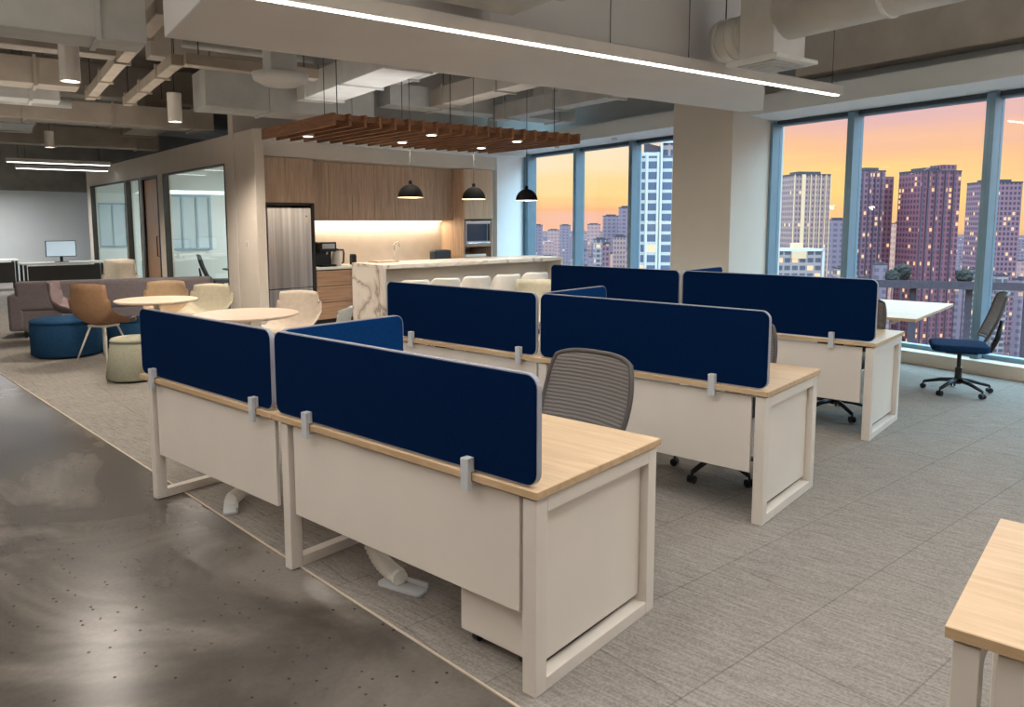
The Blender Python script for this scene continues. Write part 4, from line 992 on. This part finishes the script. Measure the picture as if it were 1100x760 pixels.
# ================================================================== CITY OUTSIDE THE WINDOWS
GZ = -75.0
ci = at(300, 500, 0)
pl_ = MB().poly([(14, -2500, GZ), (5000, -2500, GZ), (5000, 5000, GZ), (14, 5000, GZ)], [(0, 1, 2, 3)]).build('city_ground', 'city_ground'); struct(pl_)
def cpos(px, D): return CAM+ray(px, 238)*D
def cz(py, D): return (CAM+ray(550, py)*D).z
FOOTPRINTS = []
def tower(px0, px1, ytop, D, mat, label, name='tower_block', deep=None, rot=0, group=None, cat='building', roof='roof_dark', crown=True, soft=False):
    p = cpos((px0+px1)/2, D); w = (px1-px0)/F_PX*D; h = cz(ytop, D)-GZ; dp = deep or w*.8
    r = R(ANG-90+rot); k_ = abs(math.cos(R(rot)))+abs(math.sin(R(rot)))*dp/w
    w /= k_; dp /= k_ if deep is None else 1
    ctr = p+Vector((-math.sin(r), math.cos(r), 0))*dp/2; rad = math.hypot(w, dp)/2
    if soft and any((ctr.xy-c.xy).length < (rad+q)*.86 for c, q in FOOTPRINTS): return None
    FOOTPRINTS.append((ctr, rad))
    t = empty(name, (p.x, p.y, GZ), r, label, cat, group)
    t['w'] = w
    MB().box(-w/2, w/2, 0, dp, .1, h).build('body', mat, t)
    if crown:
        MB().box(-w*.32, w*.3, dp*.2, dp*.8, h, h+max(1.2, h*.018)).build('roof_plant', roof, t)
        MB().box(-w/2-.15, w/2+.15, -.15, dp+.15, h-.5, h+.35).build('parapet', roof, t)
    return t, w, dp, h
# white gridded tower
t, w, dp, h = tower(684, 752, 168, 260, 'facade_white_grid', 'tall white gridded office tower in the window left of the pier', 'office_tower', 20, -8, roof='fin_white', crown=False)
for u in (0, .115, .3, .36, .62, 1): MB().box(-w/2+w*u-.35, -w/2+w*u+.35, -.9, .2, .1, h+(5 if u in (.36, 1) else 1.2)).build('fin', 'fin_white', t)
MB().box(-w/2, -w/2+w*.36, 0, dp, h, h+1.2).build('parapet', 'fin_white', t)
MB().poly([(-w/2+w*.06, .5, h+1.2), (-w/2+w*.34, .5, h+1.2), (-w/2+w*.34, .5, h+3.2), (-w/2+w*.06, .5, h+4.6), (-w/2+w*.06, 6, h+1.2), (-w/2+w*.34, 6, h+1.2), (-w/2+w*.34, 6, h+3.2), (-w/2+w*.06, 6, h+4.6)],
           [(0, 1, 2, 3), (7, 6, 5, 4), (0, 3, 7, 4), (1, 5, 6, 2), (3, 2, 6, 7), (0, 4, 5, 1)]).build('roof_plant', 'roof_dark', t)
MB().box(-w/2+w*.36, w/2, 0, dp, h, h+5).build('upper_block', 'facade_lowrise', t)
MB().box(-w/2+w*.36, w/2, -.5, .3, h+4.3, h+5.2).build('parapet', 'fin_white', t)
# mauve tower
t, w, dp, h = tower(849, 893, 188, 420, 'facade_mauve', 'slim mauve apartment tower with a cream stripe, left of the big window mullion', 'apartment_tower', None, 6)
MB().box(-w/2+w*.20, -w/2+w*.30, -.7, .1, .1, h).build('stripe', 'fin_cream', t)
for u in (0, .44, .58, .72, .86, .985): MB().box(-w/2+w*u, -w/2+w*u+.4, -.5, .1, .1, h).build('fin', 'fin_cream', t)
# its white framed low neighbour
t, w, dp, h = tower(834, 887, 268, 330, 'facade_lowrise', 'low office block with white frame in front of the mauve tower', 'office_block', 16, 0, crown=False)
MB().box(-w/2-.3, w/2, -.5, .3, h-.9, h+.3).build('parapet', 'fin_white', t); MB().box(w/2-.9, w/2, -.5, .3, .1, h).build('frame_post', 'fin_white', t)
MB().box(-w*.17, w*.13, -.6, .2, h-4.2, h-.9).build('sign_band', 'fin_cream', t); MB().box(-w*.1, w*.1, 2, 6, h, h+2.6).build('roof_plant', 'fin_cream', t)
# twin purple tower
t, w, dp, h = tower(921, 951, 184, 430, 'facade_purple', 'dark purple twin tower with golden lit windows right of the mullion', 'apartment_tower', None, 8)
w2 = 14/F_PX*430; MB().box(w/2+.01, w/2+w2, 3, dp*.9, .1, h-3).build('wing', 'facade_wine', t)
for u in (.02, .3, .55, .8): MB().box(-w/2+w*u, -w/2+w*u+.6, -.7, .1, .1, h).build('fin', 'fin_dark', t)
# wine coloured tower
t, w, dp, h = tower(983, 1034, 184, 410, 'facade_wine', 'wine coloured tower block at the right edge of the window view', 'apartment_tower', None, 8)
for u in (.02, .16, .36, .58, .8): MB().box(-w/2+w*u, -w/2+w*u+.8, -.8, .1, .1, h).build('fin', 'fin_dark', t)
MB().box(w*.05, w*.4, 1, dp*.6, h, h+3.4).build('roof_block', 'facade_wine', t)
tower(1052, 1096, 196, 460, 'facade_purple', 'purple tower beyond the right edge of the wine coloured one', 'apartment_tower', None, -6)
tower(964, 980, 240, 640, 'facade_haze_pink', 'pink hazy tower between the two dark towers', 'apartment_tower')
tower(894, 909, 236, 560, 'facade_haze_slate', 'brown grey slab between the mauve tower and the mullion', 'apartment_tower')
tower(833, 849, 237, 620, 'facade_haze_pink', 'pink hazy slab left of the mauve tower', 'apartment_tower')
# left window skyline
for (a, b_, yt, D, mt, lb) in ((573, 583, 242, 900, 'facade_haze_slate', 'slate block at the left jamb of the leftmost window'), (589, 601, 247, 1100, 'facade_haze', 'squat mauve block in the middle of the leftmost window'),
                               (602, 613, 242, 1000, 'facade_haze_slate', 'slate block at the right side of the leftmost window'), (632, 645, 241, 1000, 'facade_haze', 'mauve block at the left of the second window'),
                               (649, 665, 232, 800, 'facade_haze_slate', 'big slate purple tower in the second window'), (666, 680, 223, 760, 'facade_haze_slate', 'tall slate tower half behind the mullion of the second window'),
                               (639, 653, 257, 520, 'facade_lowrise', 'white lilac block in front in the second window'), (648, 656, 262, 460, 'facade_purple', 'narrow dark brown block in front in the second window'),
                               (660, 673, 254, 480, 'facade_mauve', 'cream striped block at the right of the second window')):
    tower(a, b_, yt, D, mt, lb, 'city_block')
rnd = random.Random(11)
lbl = {'facade_haze': 'hazy mauve block in the distant skyline', 'facade_haze_pink': 'hazy pink block in the distant skyline', 'facade_haze_slate': 'hazy slate block in the distant skyline', 'facade_lowrise': 'lilac low block among the nearer roofs below'}
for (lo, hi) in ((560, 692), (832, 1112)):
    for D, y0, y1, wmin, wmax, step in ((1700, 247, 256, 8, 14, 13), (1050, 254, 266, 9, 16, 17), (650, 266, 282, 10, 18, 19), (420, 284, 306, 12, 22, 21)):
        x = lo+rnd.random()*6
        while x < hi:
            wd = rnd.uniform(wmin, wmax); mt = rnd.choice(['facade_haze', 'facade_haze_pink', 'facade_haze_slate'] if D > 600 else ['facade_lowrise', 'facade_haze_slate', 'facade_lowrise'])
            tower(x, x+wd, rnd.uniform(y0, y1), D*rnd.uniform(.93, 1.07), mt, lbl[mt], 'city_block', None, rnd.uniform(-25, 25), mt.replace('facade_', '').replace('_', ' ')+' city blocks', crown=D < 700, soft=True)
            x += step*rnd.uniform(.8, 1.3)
# elevated road and trees
p = cpos(985, 300); rd = empty('elevated_road', (p.x, p.y, GZ), R(ANG-90-18), 'dark elevated road crossing below the right hand towers', 'road')
zt = cz(303, 300)-GZ
MB().box(-70, 70, -5, 5, zt-2.4, zt).build('deck', 'fin_dark', rd)
MB().box(-70, 70, -5.3, -5, zt-2.4, zt+.7).build('parapet', 'roof_dark', rd)
for x in range(-60, 61, 20): MB().box(x-1, x+1, -1, 1, .1, zt-2.4).build('pillar', 'roof_dark', rd)
def tree(px, ytop, D, r, label):
    p = cpos(px, D); h = cz(ytop, D)-GZ; t = empty('tree', (p.x, p.y, GZ), 0, label, 'tree', 'trees below the towers')
    MB().tube([(0, 0, .1), (0, 0, h-r)], [.5, .3], 8).build('trunk', 'fin_dark', t)
    g = MB(); bmesh.ops.create_icosphere(g.bm, subdivisions=3, radius=r)
    for v in g.bm.verts: v.co *= 1+.25*math.sin(v.co.x*2.1+v.co.y)*math.cos(v.co.z*1.7+v.co.y*1.3); v.co.z += h-r
    g.build('crown', 'foliage', t)
tree(972, 284, 380, 4.2, 'dark round tree between the two dark towers'); tree(962, 291, 370, 3.2, 'smaller dark tree left of the round tree'); tree(1040, 290, 380, 3.6, 'dark tree beyond the right edge tower')
